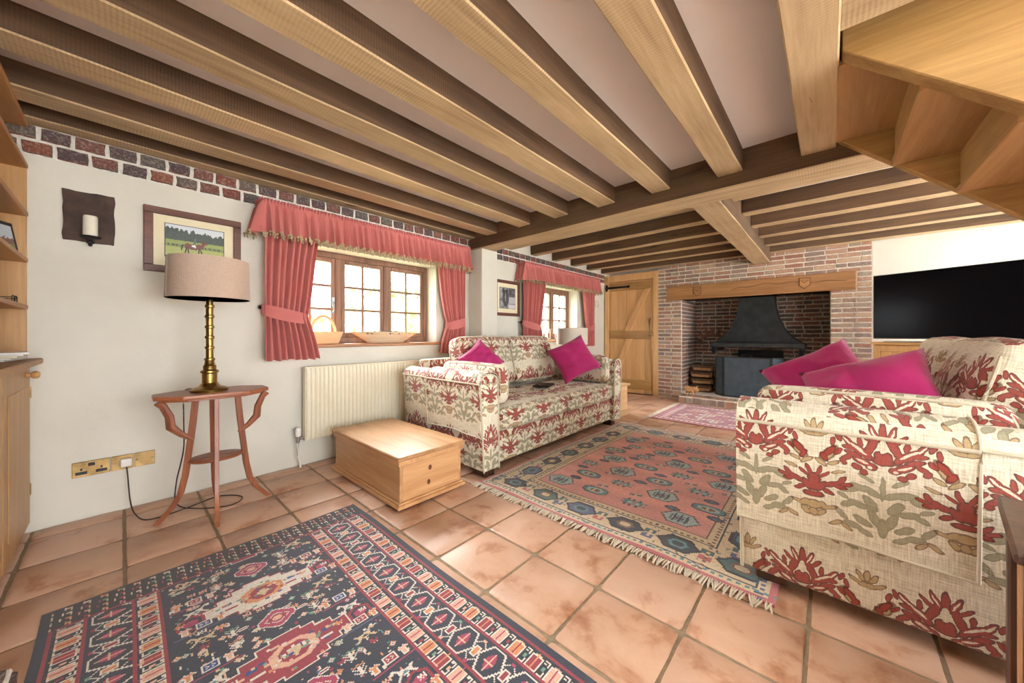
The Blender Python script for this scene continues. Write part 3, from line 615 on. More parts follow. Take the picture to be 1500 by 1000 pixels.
shrub('garden_shrub', 'tall pale green shrub outside the wide cottage window', 'shrub', (-3.0, 3.75, -.3), (1.0, 1.6), 2.35, 1)
shrub('garden_shrub', 'low rounded green shrub outside the wide cottage window', 'shrub', (-2.9, .6, -.3), (.8, 1.15), 1.75, 2)


# ================================================================ RUGS (woven knots: one coloured face per knot)
def hexpal(d): return {k: np.array(srgb(*v)[:3]) for k, v in d.items()}
PAL = hexpal(dict(N=(44, 50, 66), K=(34, 36, 46), R=(156, 52, 66), O=(218, 144, 96), P=(226, 178, 154), W=(226, 218, 206), G=(112, 160, 138), B=(40, 74, 140), M=(176, 62, 96), T=(96, 140, 146), C=(214, 192, 156),
                  S=(226, 158, 148), S2=(214, 128, 108), D=(52, 62, 74), E=(72, 104, 104), V=(92, 96, 132), L=(168, 190, 190), U=(122, 90, 72), Q=(190, 100, 104)))
class Canvas:
    def __init__(s, w_, h_, base): s.a = np.zeros((h_, w_, 3)); s.a[:] = PAL[base]; s.w, s.h = w_, h_
    def rect(s, i0, j0, i1, j1, c): s.a[max(0, int(j0)):max(0, int(j1)), max(0, int(i0)):max(0, int(i1))] = PAL[c]
    def frame(s, k, t_, c): s.rect(k, k, s.w-k, k+t_, c); s.rect(k, s.h-k-t_, s.w-k, s.h-k, c); s.rect(k, k, k+t_, s.h-k, c); s.rect(s.w-k-t_, k, s.w-k, s.h-k, c)
    def mask(s, fn, c):
        J, I = np.mgrid[0:s.h, 0:s.w]; m = fn(I, J); s.a[m] = PAL[c]
    def hexa(s, ci, cj, ri, rj, c, vert=False, cut=.5):
        i0, i1, j0, j1 = max(0, int(ci-ri-1)), min(s.w, int(ci+ri+2)), max(0, int(cj-rj-1)), min(s.h, int(cj+rj+2))
        if i1 <= i0 or j1 <= j0: return
        J, I = np.mgrid[j0:j1, i0:i1]; a, b_ = np.abs(I-ci)/ri, np.abs(J-cj)/rj
        m = (a <= 1) & (b_ <= 1) & ((b_+cut*a <= 1.0+.0*a) | (False)) if vert else (a <= 1) & (b_ <= 1) & (a+cut*b_ <= 1)
        s.a[j0:j1, i0:i1][m] = PAL[c]
    def octa(s, ci, cj, ri, rj, c, cut=1.5):
        i0, i1, j0, j1 = max(0, int(ci-ri-1)), min(s.w, int(ci+ri+2)), max(0, int(cj-rj-1)), min(s.h, int(cj+rj+2))
        if i1 <= i0 or j1 <= j0: return
        J, I = np.mgrid[j0:j1, i0:i1]; a, b_ = np.abs(I-ci)/ri, np.abs(J-cj)/rj; s.a[j0:j1, i0:i1][(a <= 1) & (b_ <= 1) & (a+b_ <= cut)] = PAL[c]
    def stamp(s, i, j, rows, cmap, flip=False):
        """rows run along +i (the far side of the rug is the top of a figure), characters along j"""
        for r_, line in enumerate(rows):
            if flip: line = line[::-1]
            for q, ch in enumerate(line):
                if ch in cmap:
                    ii, jj = int(i)+r_, int(j)+q
                    if 0 <= ii < s.w and 0 <= jj < s.h: s.a[jj, ii] = PAL[cmap[ch]]
def rug_mesh(name, x0, x1, y0, y1, a, thick, wob=.006, ripple=.0015):
    h_, w_ = a.shape[:2]; I, J = np.meshgrid(np.linspace(0, 1, w_+1), np.linspace(0, 1, h_+1))
    X = x0+(x1-x0)*I+wob*np.sin(J*9+1)*np.abs(2*I-1); Y = y0+(y1-y0)*J+wob*np.sin(I*11)*np.abs(2*J-1)
    Z = thick+ripple*np.sin(X*13+2*np.sin(Y*7))*np.cos(Y*11); V = np.stack([X, Y, Z], -1).reshape(-1, 3)
    idx = np.arange((w_+1)*(h_+1)).reshape(h_+1, w_+1)
    F = np.stack([idx[:-1, :-1], idx[:-1, 1:], idx[1:, 1:], idx[1:, :-1]], -1).reshape(-1, 4)
    ring = np.concatenate([idx[0, :], idx[1:, -1], idx[-1, -2::-1], idx[-2:0:-1, 0]]); n0 = len(V)
    low = V[ring].copy(); low[:, 2] = .001; V = np.concatenate([V, low]); m = len(ring)
    k = np.arange(m); SF = np.stack([n0+k, n0+(k+1) % m, ring[(k+1) % m], ring[k]], -1); F = np.concatenate([F, SF])
    me = bpy.data.meshes.new(name); me.from_pydata(V.tolist(), [], F.tolist()); me.update()
    edge = np.concatenate([a[0, :], a[:, -1], a[-1, ::-1], a[::-1, 0]])[np.linspace(0, 2*(w_+h_)-1, m).astype(int)]
    colr = np.concatenate([a.reshape(-1, 3), edge]); colr = colr*(1+RNG.normal(0, .07, (len(colr), 1))); colr = np.clip(colr, .004, 1)
    at = me.attributes.new('col', 'FLOAT_COLOR', 'FACE'); at.data.foreach_set('color', np.concatenate([colr, np.ones((len(colr), 1))], 1).astype(np.float32).ravel())
    me.materials.append(MAT['rug']); return me

# --- dark tribal kilim
CELL = .005; x0, x1, y0, y1 = 1.0, 3.06, -.205, .962
c = Canvas(int((x1-x0)/CELL), int((y1-y0)/CELL), 'N'); w_, h_ = c.w, c.h
HORSE = ["............##..", "...........####.", "..........##.##.", "##.....####.....", ".##########.....", "..####oo###.....", "..###oooo##.....", "..##.####.##....", ".##...#....##...", "##....##....##.."]
HOUSE = [".w..w.", "oowoow", "wooooow", ".woow.", ".woow.", ".woow.", ".woow.", ".wwww."]
BOX = ["wwwwwwwww", "wbbbbbbbw", "wbwbbwbbw", "wbbwbbwbw", "wbwbbwbbw", "wbbbbbbbw", "wwwwwwwww"]
TREE = ["g..gg..g", ".gg..gg.", "w..ww..w", ".w.ww.w.", "..wwww..", "w..ww..w", ".w.ww.w.", "..wwww..", "...ww...", "..w..w.."]
BIRD = ["..r...", ".rr..r", "rrrrrr", ".rrrr.", "..w.w."]
FLOW = ["..p..", ".pwp.", "pwrwp", ".pwp.", "..g.."]
PEOPLE = ["w.w.w", "www.w", ".w.ww", "w.w.w"]
f0, f1 = 60, h_-58     # field across the rug
# ticks everywhere in the field
for _ in range(700):
    i, j = random.randrange(28, w_-28), random.randrange(f0+2, f1-3); cc = random.choice('WWWPMGTVKROC'); 
    c.rect(i, j, i+random.choice((1, 2, 3)), j+random.choice((1, 1, 2)), cc)
per = 80
for _ in range(230):                                              # scattered little figures
    i, j = random.randrange(32, w_-40), random.randrange(f0+2, f1-12); q = random.random()
    if q < .3: c.stamp(i, j, FLOW, dict(p=random.choice('GPMO'), w='W', r=random.choice('RBO'), g='T'))
    elif q < .5: c.stamp(i, j, BIRD, dict(r=random.choice('ROPC'), w='W'), flip=random.random() < .5)
    elif q < .75: c.stamp(i, j, PEOPLE, dict(w=random.choice('WCP')))
    else: c.stamp(i, j, ['.wwwww.', 'wr.r.rw', '.wwwww.'], dict(w='W', r=random.choice('RMGO')))
for k in range(-1, 6):
    ci = 94+per*k; cj = (f0+f1)/2
    main, sec = (('R', 'W') if k % 2 else ('W', 'R'))
    for (a_, b_) in ((6, 36), (11, 27), (16, 17), (19, 9)):      # stepped medallion
        c.rect(ci-a_-1, cj-b_-1, ci+a_+1, cj+b_+1, sec)
    for (a_, b_) in ((6, 36), (11, 27), (16, 17), (19, 9)): c.rect(ci-a_, cj-b_, ci+a_, cj+b_, main)
    for sj in (-1, 1):
        c.hexa(ci, cj+sj*44, 9, 8, 'R'); c.hexa(ci, cj+sj*44, 7, 6, 'N'); c.hexa(ci, cj+sj*44, 4, 4, 'M')
    c.octa(ci, cj, 10, 14, 'O' if main == 'W' else 'P'); c.octa(ci, cj, 7, 9, 'R'); c.octa(ci, cj, 3, 4, 'C')
    for sj in (-1, 1): c.rect(ci-4, cj+sj*22-3, ci-1, cj+sj*22+3, 'B'); c.rect(ci+3, cj+sj*20-4, ci+5, cj+sj*20+4, sec)
    ci2 = ci+per/2
    c.octa(ci2, cj, 10, 12, 'W', 1.2); c.octa(ci2, cj, 9, 11, 'M', 1.2); c.octa(ci2, cj, 6, 8, 'W', 1.05); c.octa(ci2, cj, 5, 7, 'R', 1.05); c.octa(ci2, cj, 2, 3, 'P')
    for (di, dj, cc) in [(random.randint(-14, 14), random.randint(-32, 32), random.choice('WOPGBC')) for _ in range(60)]:
        if abs(di) < 6 or abs(dj) < 14: c.rect(ci+di, cj+dj, ci+di+2, cj+dj+random.choice((1, 2, 3)), cc)
    for q in range(-12, 13, 3): c.rect(ci+abs(q)*.7-5, cj+q, ci+abs(q)*.7-3, cj+q+2, sec); c.rect(ci-abs(q)*.7+4, cj+q*1.8, ci-abs(q)*.7+6, cj+q*1.8+2, 'G' if q % 2 else 'C')
    for sj in (-1, 1):
        c.stamp(ci2-12, cj+sj*24-4, TREE, dict(g='G', w='W')); c.stamp(ci2+2, cj+sj*24-4, TREE, dict(g='O', w='W')); c.stamp(ci2-16, cj+sj*14-2, FLOW, dict(p='G', w='W', r='R', g='T'))
        c.stamp(ci2+9, cj+sj*15-2, FLOW, dict(p='P', w='W', r='O', g='G'))
    for side in (0, 1):
        jb = f0+3 if side == 0 else f1-33
        c.stamp(ci-30, jb+2, HOUSE, dict(w='W', o='O')); c.stamp(ci-30, jb+11, BOX, dict(w='W', b='B' if k % 2 else 'R')); c.stamp(ci-30, jb+22, HOUSE, dict(w='W', o='P'))
        c.rect(ci-21, jb+1, ci-20, jb+31, 'M')
        c.stamp(ci-17, jb+8, HORSE, dict({'#': 'W', 'o': 'T'}), flip=bool(side)); c.stamp(ci-4, jb+2, BIRD, dict(r='O', w='W')); c.stamp(ci-3, jb+20, PEOPLE, dict(w='W'))
        c.stamp(ci+4, jb+4, HOUSE, dict(w='W', o='P')); c.stamp(ci+4, jb+13, BOX, dict(w='W', b='R' if k % 2 else 'B')); c.stamp(ci+4, jb+24, HOUSE, dict(w='W', o='O'))
        c.rect(ci+13, jb+1, ci+14, jb+31, 'V')
        c.stamp(ci+18, jb+6, HORSE, dict({'#': 'C', 'o': 'N'}), flip=not side); c.stamp(ci+30, jb+3, FLOW, dict(p='G', w='W', r='M', g='T')); c.stamp(ci+30, jb+12, BIRD, dict(r='R', w='P')); c.stamp(ci+31, jb+22, FLOW, dict(p='O', w='W', r='B', g='G'))
def crossband(j0, j1, ph):
    c.rect(0, j0, w_, j1, 'K'); m = (j0+j1)/2; n_ = 0
    for i in range(ph, w_, 15):
        a_ = ['O', 'R', 'P'][n_ % 3]; b_ = ['R', 'O', 'M'][n_ % 3]; n_ += 1
        c.rect(i, m-5.5, i+9, m+5.5, 'W'); c.rect(i+1, m-4.5, i+8, m+4.5, a_); c.rect(i+4, m-7, i+5, m+7, b_)
        c.rect(i+10, j0+1, i+14, j0+2, 'W'); c.rect(i+10, j1-2, i+14, j1-1, 'W'); c.rect(i+13, j0+1, i+14, j0+5, 'W'); c.rect(i+13, j1-5, i+14, j1-1, 'W')
        c.rect(i+11, m-2, i+13, m+1, random.choice('RGMP')); c.rect(i+1, j0+1, i+6, j0+2, 'P'); c.rect(i+2, j1-2, i+7, j1-1, 'C'); c.rect(i+10, m+3, i+12, m+4, 'W')
def hexband(j0, j1, ph):
    c.rect(0, j0, w_, j1, 'N'); m = (j0+j1)/2; n_ = 0
    for i in range(ph, w_, 26):
        n_ += 1
        c.hexa(i+8, m, 11, 10.5, 'W'); c.hexa(i+8, m, 9, 9, 'N'); c.octa(i+8, m, 3, 5, 'M'); c.rect(i+8, m-7, i+9, m+7, 'P'); c.rect(i+4, m-1, i+12, m, 'C')
        c.rect(i+19, m-4, i+24, m+4, 'W'); c.rect(i+20, m-3, i+23, m+3, 'R' if n_ % 2 else 'O')
        for sj in (-1, 1):
            for q in range(4): c.rect(i+17+q, m+sj*(5+q), i+18+q, m+sj*(5+q)+1.5, 'W'); c.rect(i+25-q, m+sj*(5+q), i+26-q, m+sj*(5+q)+1.5, 'W')
            c.rect(i+20, m+sj*9-1, i+23, m+sj*9+1, random.choice('GMPR'))
for (a_, b_) in ((0, 1), (1, 0)):
    pass
lay = [(8, 22, 'c'), (24, 46, 'h'), (48, 60, 'c')]
for (p, q, kd) in lay:
    for (ja, jb) in ((p, q), (h_-q, h_-p)): (crossband if kd == 'c' else hexband)(ja, jb, 3 if ja < 60 else 9)
for p in (6, 22, 46, 60):
    c.rect(0, p-1, w_, p+1, 'R'); c.rect(0, h_-p-1, w_, h_-p+1, 'R')
for e0, e1 in ((0, 30), (w_-30, w_)):                                  # busy end bands
    c.rect(e0, 0, e1, h_, 'K')
    for j in range(0, h_, 9):
        for i in range(e0+2, e1-2, 7):
            cc = random.choice('WPCMRO'); c.rect(i, j+(i % 4), i+4, j+1+(i % 4), cc); c.rect(i+1, j+3, i+3, j+6, random.choice('RMPWOG')); c.rect(i+3, j+5, i+6, j+6, 'C')
    c.rect(e0 if e0 else e1-2, 8, (e0+2) if e0 else e1, h_-8, 'R')
c.rect(0, 0, w_, 5, 'N'); c.rect(0, h_-5, w_, h_, 'N')
tag(obj('kilim_rug', rug_mesh('kilim_rug', x0, x1, y0, y1, c.a, .006, .004, .001), None), 'dark navy tribal rug with small figures lying on bare terracotta tiles', 'rug')

# --- rose rug between the sofas
CELL = .008; x0, x1, y0, y1 = 1.325, 3.035, 1.70, 3.99
c = Canvas(int((x1-x0)/CELL), int((y1-y0)/CELL), 'S'); w_, h_ = c.w, c.h; bi = 38
c.rect(0, 0, w_, bi, 'C'); c.rect(0, h_-bi, w_, h_, 'C'); c.rect(0, 0, bi, h_, 'C'); c.rect(w_-bi, 0, w_, h_, 'C')
for _ in range(2600):
    i, j = random.randrange(w_), random.randrange(h_)
    if min(i, j, w_-1-i, h_-1-j) < bi: c.rect(i, j, i+random.choice((1, 2)), j+random.choice((1, 2)), random.choice('UDELCCTV'))
def border_hex(ci, cj, horiz, n_):
    ri, rj = (13, 8) if horiz else (8, 13); col = ['D', 'E', 'V', 'N'][n_ % 4]
    for k, cc in ((1, 'K'), (.86, col), (.5, 'U' if n_ % 2 else 'T'), (.3, 'C' if n_ % 2 else 'D')):
        (c.hexa(ci, cj, ri*k, rj*k, cc) if horiz else c.hexa(ci, cj, ri*k, rj*k, cc, vert=True))
    for s_ in (-1, 1):
        a_, b_ = (ci+s_*17, cj) if horiz else (ci, cj+s_*17)
        c.rect(a_-3.5, b_-6, a_+3.5, b_-1, 'Q' if n_ % 2 else 'V'); c.rect(a_-3.5, b_+1, a_+3.5, b_+6, 'E'); c.rect(a_-1, b_-4, a_+1, b_+5, 'C')
n_ = 0
for ci in range(26, w_-10, 34): border_hex(ci, 20, True, n_); border_hex(ci, h_-20, True, n_+1); n_ += 1
for cj in range(52, h_-40, 34): border_hex(20, cj, False, n_); border_hex(w_-20, cj, False, n_+2); n_ += 1
for (k, t_, cc) in ((0, 3, 'Q'), (3, 1, 'C'), (8, 1, 'D'), (31, 1, 'D'), (36, 2, 'C'), (38, 1, 'U')): c.frame(k, t_, cc)
for i in range(0, max(w_, h_), 4):
    for (a_, b_) in ((i, 5), (i, h_-7)): c.rect(a_, b_, a_+2, b_+2, 'T')
    for (a_, b_) in ((5, i), (w_-7, i)): c.rect(a_, b_, a_+2, b_+2, 'V')
    for (a_, b_) in ((i, 33), (i, h_-35)):
        if bi < a_+6 < w_-bi+10: c.rect(a_, b_, a_+2, b_+2, 'U')
    for (a_, b_) in ((33, i), (w_-35, i)): c.rect(a_, b_, a_+2, b_+2, 'U')
for j in range(bi+1, h_-bi-1):                                          # abrash
    v = .98+.10*math.sin(j*.11)+.05*math.sin(j*.31); c.a[j, bi+1:w_-bi-1] *= v
def motif(ci, cj, kind):
    if kind == 0:
        c.hexa(ci, cj, 13, 9, 'D', cut=.45); c.hexa(ci, cj, 12, 8, 'L', cut=.45); c.rect(ci-6, cj-4, ci+6, cj+4, 'E'); c.rect(ci-5, cj-3, ci+5, cj+3, 'L'); c.rect(ci-3, cj-2, ci+3, cj+2, 'V'); c.rect(ci-1, cj-1, ci+1, cj+1, 'Q')
        for q in (-4, 0, 4): c.rect(ci+q, cj-6, ci+q+1, cj+7, 'D')
    elif kind == 1:
        c.octa(ci, cj, 11, 6.5, 'D', 1.55); c.octa(ci, cj, 10, 5.6, 'T', 1.55); c.octa(ci, cj, 7, 4, 'L', 1.5); c.octa(ci, cj, 4, 2.5, 'U', 1.5); c.rect(ci-1, cj-3, ci+1, cj+3, 'C')
    elif kind == 2:
        c.rect(ci-7, cj-3, ci+7, cj+4, 'T'); c.rect(ci-4, cj-2, ci+5, cj+2, 'L')
        for q in (-9, 8): c.rect(ci+q, cj-3, ci+q+2, cj-1, 'T'); c.rect(ci+q, cj+2, ci+q+2, cj+4, 'T')
        for q in (-6, -2, 3): c.rect(ci+q, cj-6, ci+q+2, cj-3, 'E'); c.rect(ci+q, cj+4, ci+q+2, cj+7, 'E')
        c.rect(ci-1, cj-1, ci+2, cj+1, 'Q')
    elif kind == 3:
        c.octa(ci, cj, 5.5, 3.5, 'D', 1.3); c.octa(ci, cj, 4.2, 2.4, 'V', 1.3); c.rect(ci-1, cj-1, ci+2, cj+1, 'T')
    else:
        for q in range(-4, 5): c.rect(ci+q, cj+q*.6, ci+q+1, cj+q*.6+1.4, 'V'); c.rect(ci+q, cj-q*.6, ci+q+1, cj-q*.6+1.4, 'L')
        c.rect(ci-5, cj, ci+5, cj+1, 'D'); c.rect(ci-1, cj-2, ci+1, cj+3, 'C')
r_ = 0; j = bi+16
while j < h_-bi-10:
    n_ = 0
    for i in np.linspace(bi+18, w_-bi-18, 4): motif(i+(9 if r_ % 2 else -3), j+random.choice((-1, 0, 1)), [[0, 1, 2, 0], [1, 2, 0, 1], [2, 0, 1, 2]][r_ % 3][n_]); n_ += 1
    for i in np.linspace(bi+10, w_-bi-14, 5): motif(i+(4 if r_ % 2 else 12), j+13+random.choice((-2, 0, 2)), random.choice((3, 3, 4)))
    j += 27; r_ += 1
rg = thing('oriental_rug', 'rose pink rug with hexagon medallions and fringed ends between the sofas', 'rug', (0, 0, 0))
obj('pile', rug_mesh('pile', x0, x1, y0, y1, c.a, .011, .008, .0015), None, rg)
fb = B(); r2 = random.Random(3)
for (yy, sg) in ((y0, -1), (y1, 1)):
    x = x0+.005
    while x < x1:
        L = r2.uniform(.04, .065); k = r2.uniform(-.02, .02)
        fb.tube([(x, yy-sg*.004, .008), (x+k*.4, yy+sg*L*.45, .008+r2.uniform(0, .006)), (x+k, yy+sg*L, .004)], [.0035, .0045, .003], 4); x += r2.uniform(.007, .012)
tag(obj('fringe', fb.mesh('fringe'), 'fringe', rg), kind='stuff')

# --- crimson rug before the hearth
x0, x1, y0, y1 = 1.50, 3.0, 4.50, 5.70
c = Canvas(150, 120, 'R'); w_, h_ = 150, 120
for j in range(6, h_, 9):
    for i in range(6, w_, 10): c.octa(i+(5 if (j//9) % 2 else 0), j, 4, 3.2, random.choice('WPQM')); c.octa(i+(5 if (j//9) % 2 else 0), j, 2, 1.6, 'K')
c.frame(0, 20, 'Q'); c.frame(2, 1, 'K'); c.frame(6, 6, 'M'); c.frame(12, 1, 'W'); c.frame(17, 2, 'K')
for i in range(3, 150, 6):
    for j in (8, h_-11): c.rect(i, j, i+3, j+3, 'W')
    for a_ in (8, w_-11):
        if i < h_: c.rect(a_, i, a_+3, i+3, 'W')
rg = thing('hearth_rug', 'small crimson patterned rug in front of the brick hearth', 'rug', (0, 0, 0))
obj('pile', rug_mesh('pile', x0, x1, y0, y1, c.a, .009), None, rg)
fb = B()
for xx, sg in ((x0, -1), (x1, 1)):
    y = y0+.004
    while y < y1: L = r2.uniform(.05, .075); fb.tube([(xx-sg*.004, y, .007), (xx+sg*L*.5, y+r2.uniform(-.01, .01), .008), (xx+sg*L, y+r2.uniform(-.012, .012), .004)], [.004, .005, .004], 4); y += .009
tag(obj('fringe', fb.mesh('fringe'), 'fringe', rg), kind='stuff')

# ================================================================ SOFAS
WS, AH = 1.14, .70
def arm_profile(sg, off=0):
    """open outline from the outer foot over the rounded top to the inner foot, sg = side"""
    pts = [(WS-.035+off, .062), (WS-.015+off, .40), (WS+.005+off, AH)]
    cy, R = WS-.085, .09
    for k in range(1, 10):
        a = PI*k/10; pts.append((cy+(R+off)*math.cos(a), AH+(.07+off)*math.sin(a)))
    pts += [(WS-.175-off, AH), (WS-.185-off, .40), (WS-.19-off, .062)]
    return [(sg*y, z) for y, z in pts]
def cushion_obj(name, b, mat, parent, loc, rot, off=(0, 0), pipe=None):
    o = obj(name, b.mesh(name, uv=True, uvoff=off, angle=60), mat, parent, loc, rot)
    if pipe:
        hx, hy, hz, ax = pipe   # piping loops round the two broad faces
        for sg in (-1, 1):
            pts = []
            for k in range(48):
                a = 2*PI*k/48; p = 6; ca, sa = math.cos(a), math.sin(a); d = (abs(ca)**p+abs(sa)**p)**(-1/p)
                u, v = ca*d, sa*d
                pts.append({'z': (u*hx, v*hy, sg*hz), 'x': (sg*hx, u*hy, v*hz), 'y': (u*hx, sg*hy, v*hz)}[ax])
            obj('piping', B().tube(pts, .006, 6, closed=True).mesh('piping'), 'piping', o)
    return o
def make_sofa(label, loc, rz, off, ff=0):
    t = thing('sofa', label, 'sofa', loc, rz, 'pair of floral sofas')
    obj('base', rbox(.485, WS-.17, .128, .025, 6, c=(-.012, 0, .192)).mesh('base', uv=True, uvoff=off, angle=60), 'damask', t)
    bk = B().prism([(-.525, .065), (-.36, .065), (-.40, .60), (-.435, .80), (-.465, .835), (-.505, .825), (-.532, .74), (-.535, .5)], -WS+.16, WS-.16)
    obj('back', bk.mesh('back', bevel=.02, seg=2, uv=True, uvoff=off, angle=50), 'damask', t)
    for sg in (-1, 1):
        pr = arm_profile(sg)
        a = obj('arm', B().prism(pr, -.51, .525, 'x').mesh('arm', bevel=.014, seg=2, uv=True, uvoff=(off[0]+.09, off[1]+.01), angle=50), 'damask', t)
        obj('piping', B().tube([(.522, y, z) for y, z in pr], .007, 6).mesh('piping'), 'piping', a)
        obj('piping', B().tube([(x_, sg*(WS+.006), AH+.004) for x_ in (-.51, 0, .522)], .007, 6).mesh('piping'), 'piping', a)
        for xx in (-.42, .42): obj('foot', bx(xx-.05, xx+.06, sg*(WS-.13)-.045, sg*(WS-.13)+.055, ff if xx > 0 else 0, .066, bevel=.006), 'darkoak', t)
        cushion_obj('seat_cushion', rbox(.40, .452, .085, .045, 7, (.012, .004, .03)), 'damask', t, (.13, sg*.463, .405), (0, 0, 0), (off[0]+sg*.1, off[1]+.13), (.395, .447, .062, 'z'))
        cushion_obj('back_cushion', rbox(.095, .36, .25, .055, 7, (.05, 0, .02)), 'damask', t, (-.268, sg*.369, .782), (0, math.radians(-14), math.radians(-1*sg)), (off[0]+.02+sg*.09, off[1]+.05), (.075, .355, .245, 'x'))
    return t
sofa_l = make_sofa('cream floral sofa standing under the window with radiator', (.83, 2.85, 0), 0, (.05, .0))
sofa_r = make_sofa('cream floral sofa with its arm beside the dark oak cupboard', (3.44, 2.905, 0), PI, (.13, .18), .0135)
def place(parent_loc, rz, p): v = Matrix.Rotation(rz, 3, 'Z') @ Vector(p); return (parent_loc[0]+v.x, parent_loc[1]+v.y, p[2])
def arm_cushion(label, sofa, p, rot, off, hx=.36):
    rz = sofa.rotation_euler[2]; o = cushion_obj('arm_cushion', rbox(hx, .065, .15, .05, 7, (.01, .018, .008)), 'damask', None, place(sofa.location, rz, p), (rot[0], rot[1], rot[2]+rz), off, (hx*.985, .047, .146, 'y'))
    return tag(o, label, 'cushion', 'floral cushions along the sofa arms')
arm_cushion('floral cushion against the sofa arm next to the pine chest', sofa_l, (.13, -.857, .672), (0, 0, 0), (.02, .1))
arm_cushion('floral cushion at the sofa arm nearest the plank door', sofa_l, (.13, .857, .672), (0, 0, 0), (.2, .02))
arm_cushion('floral cushion against the draped arm of the sofa by the dark oak cupboard', sofa_r, (.13, .857, .672), (0, 0, 0), (.21, .21))
arm_cushion('floral cushion at the sofa arm nearest the fire hood', sofa_r, (.13, -.857, .672), (0, 0, 0), (.05, .12))
def arm_cover(label, sofa, sg, xa, xb, zb, off):
    pr = [p for p in arm_profile(sg, .018)]; pts = [(sg*(WS+.002), zb)]+pr[2:-3]+[(sg*(WS-.199), .60)]
    nx = 12; g = B()
    def f(u, v):
        k = v*(len(pts)-1); i = min(int(k), len(pts)-2); q = k-i; x = xa+(xb-xa)*u
        y = pts[i][0]*(1-q)+pts[i+1][0]*q; z = pts[i][1]*(1-q)+pts[i+1][1]*q
        if z < .66: y += sg*(.004+.006*math.sin(x*23)*(.7-z)*2)
        if v == 0: z += .008*math.sin(x*9)
        return (x, y, z)
    g.grid(f, 22, (len(pts)-1)*3+1)
    me = g.mesh('arm_cover', solid=.004, uv=True, uvoff=off, angle=60)
    o = obj('arm_cover', me, 'damask', None, sofa.location, (0, 0, sofa.rotation_euler[2]))
    hem = [f(0, k/24) for k in range(25)]; h2 = [f(k/20, 0) for k in range(21)]
    for q in (hem, h2): obj('hem', B().tube(q, .005, 6).mesh('hem'), 'piping', o)
    obj('piping', B().tube([(xa+(xb-xa)*k/10, sg*(WS+.026), AH+.004) for k in range(11)], .007, 6).mesh('piping'), 'piping', o)
    return tag(o, label, 'arm cover', 'fabric sofa arm covers')
arm_cover('matching fabric cover draped over the sofa arm beside the pine chest', sofa_l, -1, -.12, .535, .33, (.0, .05))
arm_cover('matching fabric cover draped over the sofa arm beside the dark oak cupboard', sofa_r, 1, -.10, .535, .30, (.255, .12))
def pillow(hw, hh, th, seed, n=18):
    def f(u, v):
        a, c_ = 2*u-1, 2*v-1; x = hw*a*(1-.10*(1-c_*c_)); y = hh*c_*(1-.10*(1-a*a)); return a, c_, x, y
    b = B(); vs = []; N = n+1
    for sg in (1, -1):
        for i in range(N):
            for j in range(N):
                a, c_, x, y = f(i/n, j/n); e = max(0, (1-a**4)*(1-c_**4)); z = th*e**.55
                z *= 1+.16*noise.noise(Vector((a*2.2+seed, c_*2.2, sg*3))); z += .010*e*math.sin(5*a+7*c_+seed+3*noise.noise(Vector((a*2, c_*2, seed))))
                vs.append((x, y, sg*z))
    fs = []
    for k in range(2):
        o_ = k*N*N
        fs += [(o_+i*N+j, o_+(i+1)*N+j, o_+(i+1)*N+j+1, o_+i*N+j+1) for i in range(n) for j in range(n)]
    b.add(vs, fs); me = bpy.data.meshes.new('p'); bm = bmesh.new()
    vv = [bm.verts.new(v) for v in b.v]
    for q in b.f: bm.faces.new([vv[i] for i in q])
    bmesh.ops.remove_doubles(bm, verts=bm.verts, dist=1e-4); bmesh.ops.recalc_face_normals(bm, faces=bm.faces); bm.to_mesh(me); bm.free(); me.shade_smooth(); return me
def scatter(label, loc, rot, hw, th, seed, mat='magenta', group='magenta scatter cushions'):
    me = pillow(hw, hw, th, seed); boxuv(me, (seed*.1, seed*.07))
    o = obj('scatter_cushion', me, mat, None, loc, rot); return tag(o, label, 'cushion', group)
R_ = math.radians
def facing(n, roll):
    """rotation that turns the pillow's +z to n, rolled about it"""
    q = Vector(n).normalized().to_track_quat('Z', 'Y'); return (q @ Euler((0, 0, roll)).to_quaternion()).to_euler()
scatter('magenta cushion tipped on its corner at the sofa end by the plank door', (1.0596, 3.4014, .79), facing((.55, -.75, .5), R_(28)), .23, .085, 1)
scatter('magenta cushion tucked behind the floral cushion near the pine chest', (.7864, 2.24, .818), facing((.80, -.35, .45), R_(40)), .165, .075, 2)
scatter('magenta cushion overlapping its twin, nearest the dark oak cupboard', (3.3396, 2.3072, .754), facing((-.28, -.74, .60), R_(24)), .235, .095, 3)
scatter('magenta cushion half hidden behind another magenta cushion, nearest the fire hood', (3.1708, 2.7056, .774), facing((-.12, -.80, .58), R_(34)), .235, .085, 4)
tb = thing('tablet_computer', 'flat black tablet lying on the floral sofa seat', 'tablet', (.93, 3.02, .517), R_(20))
obj('casing', bx(-.085, .085, -.13, .13, 0, .012, bevel=.004), 'blackplastic', tb); obj('display', bx(-.075, .075, -.12, .12, .0122, .0135, bevel=0), 'tv', tb)

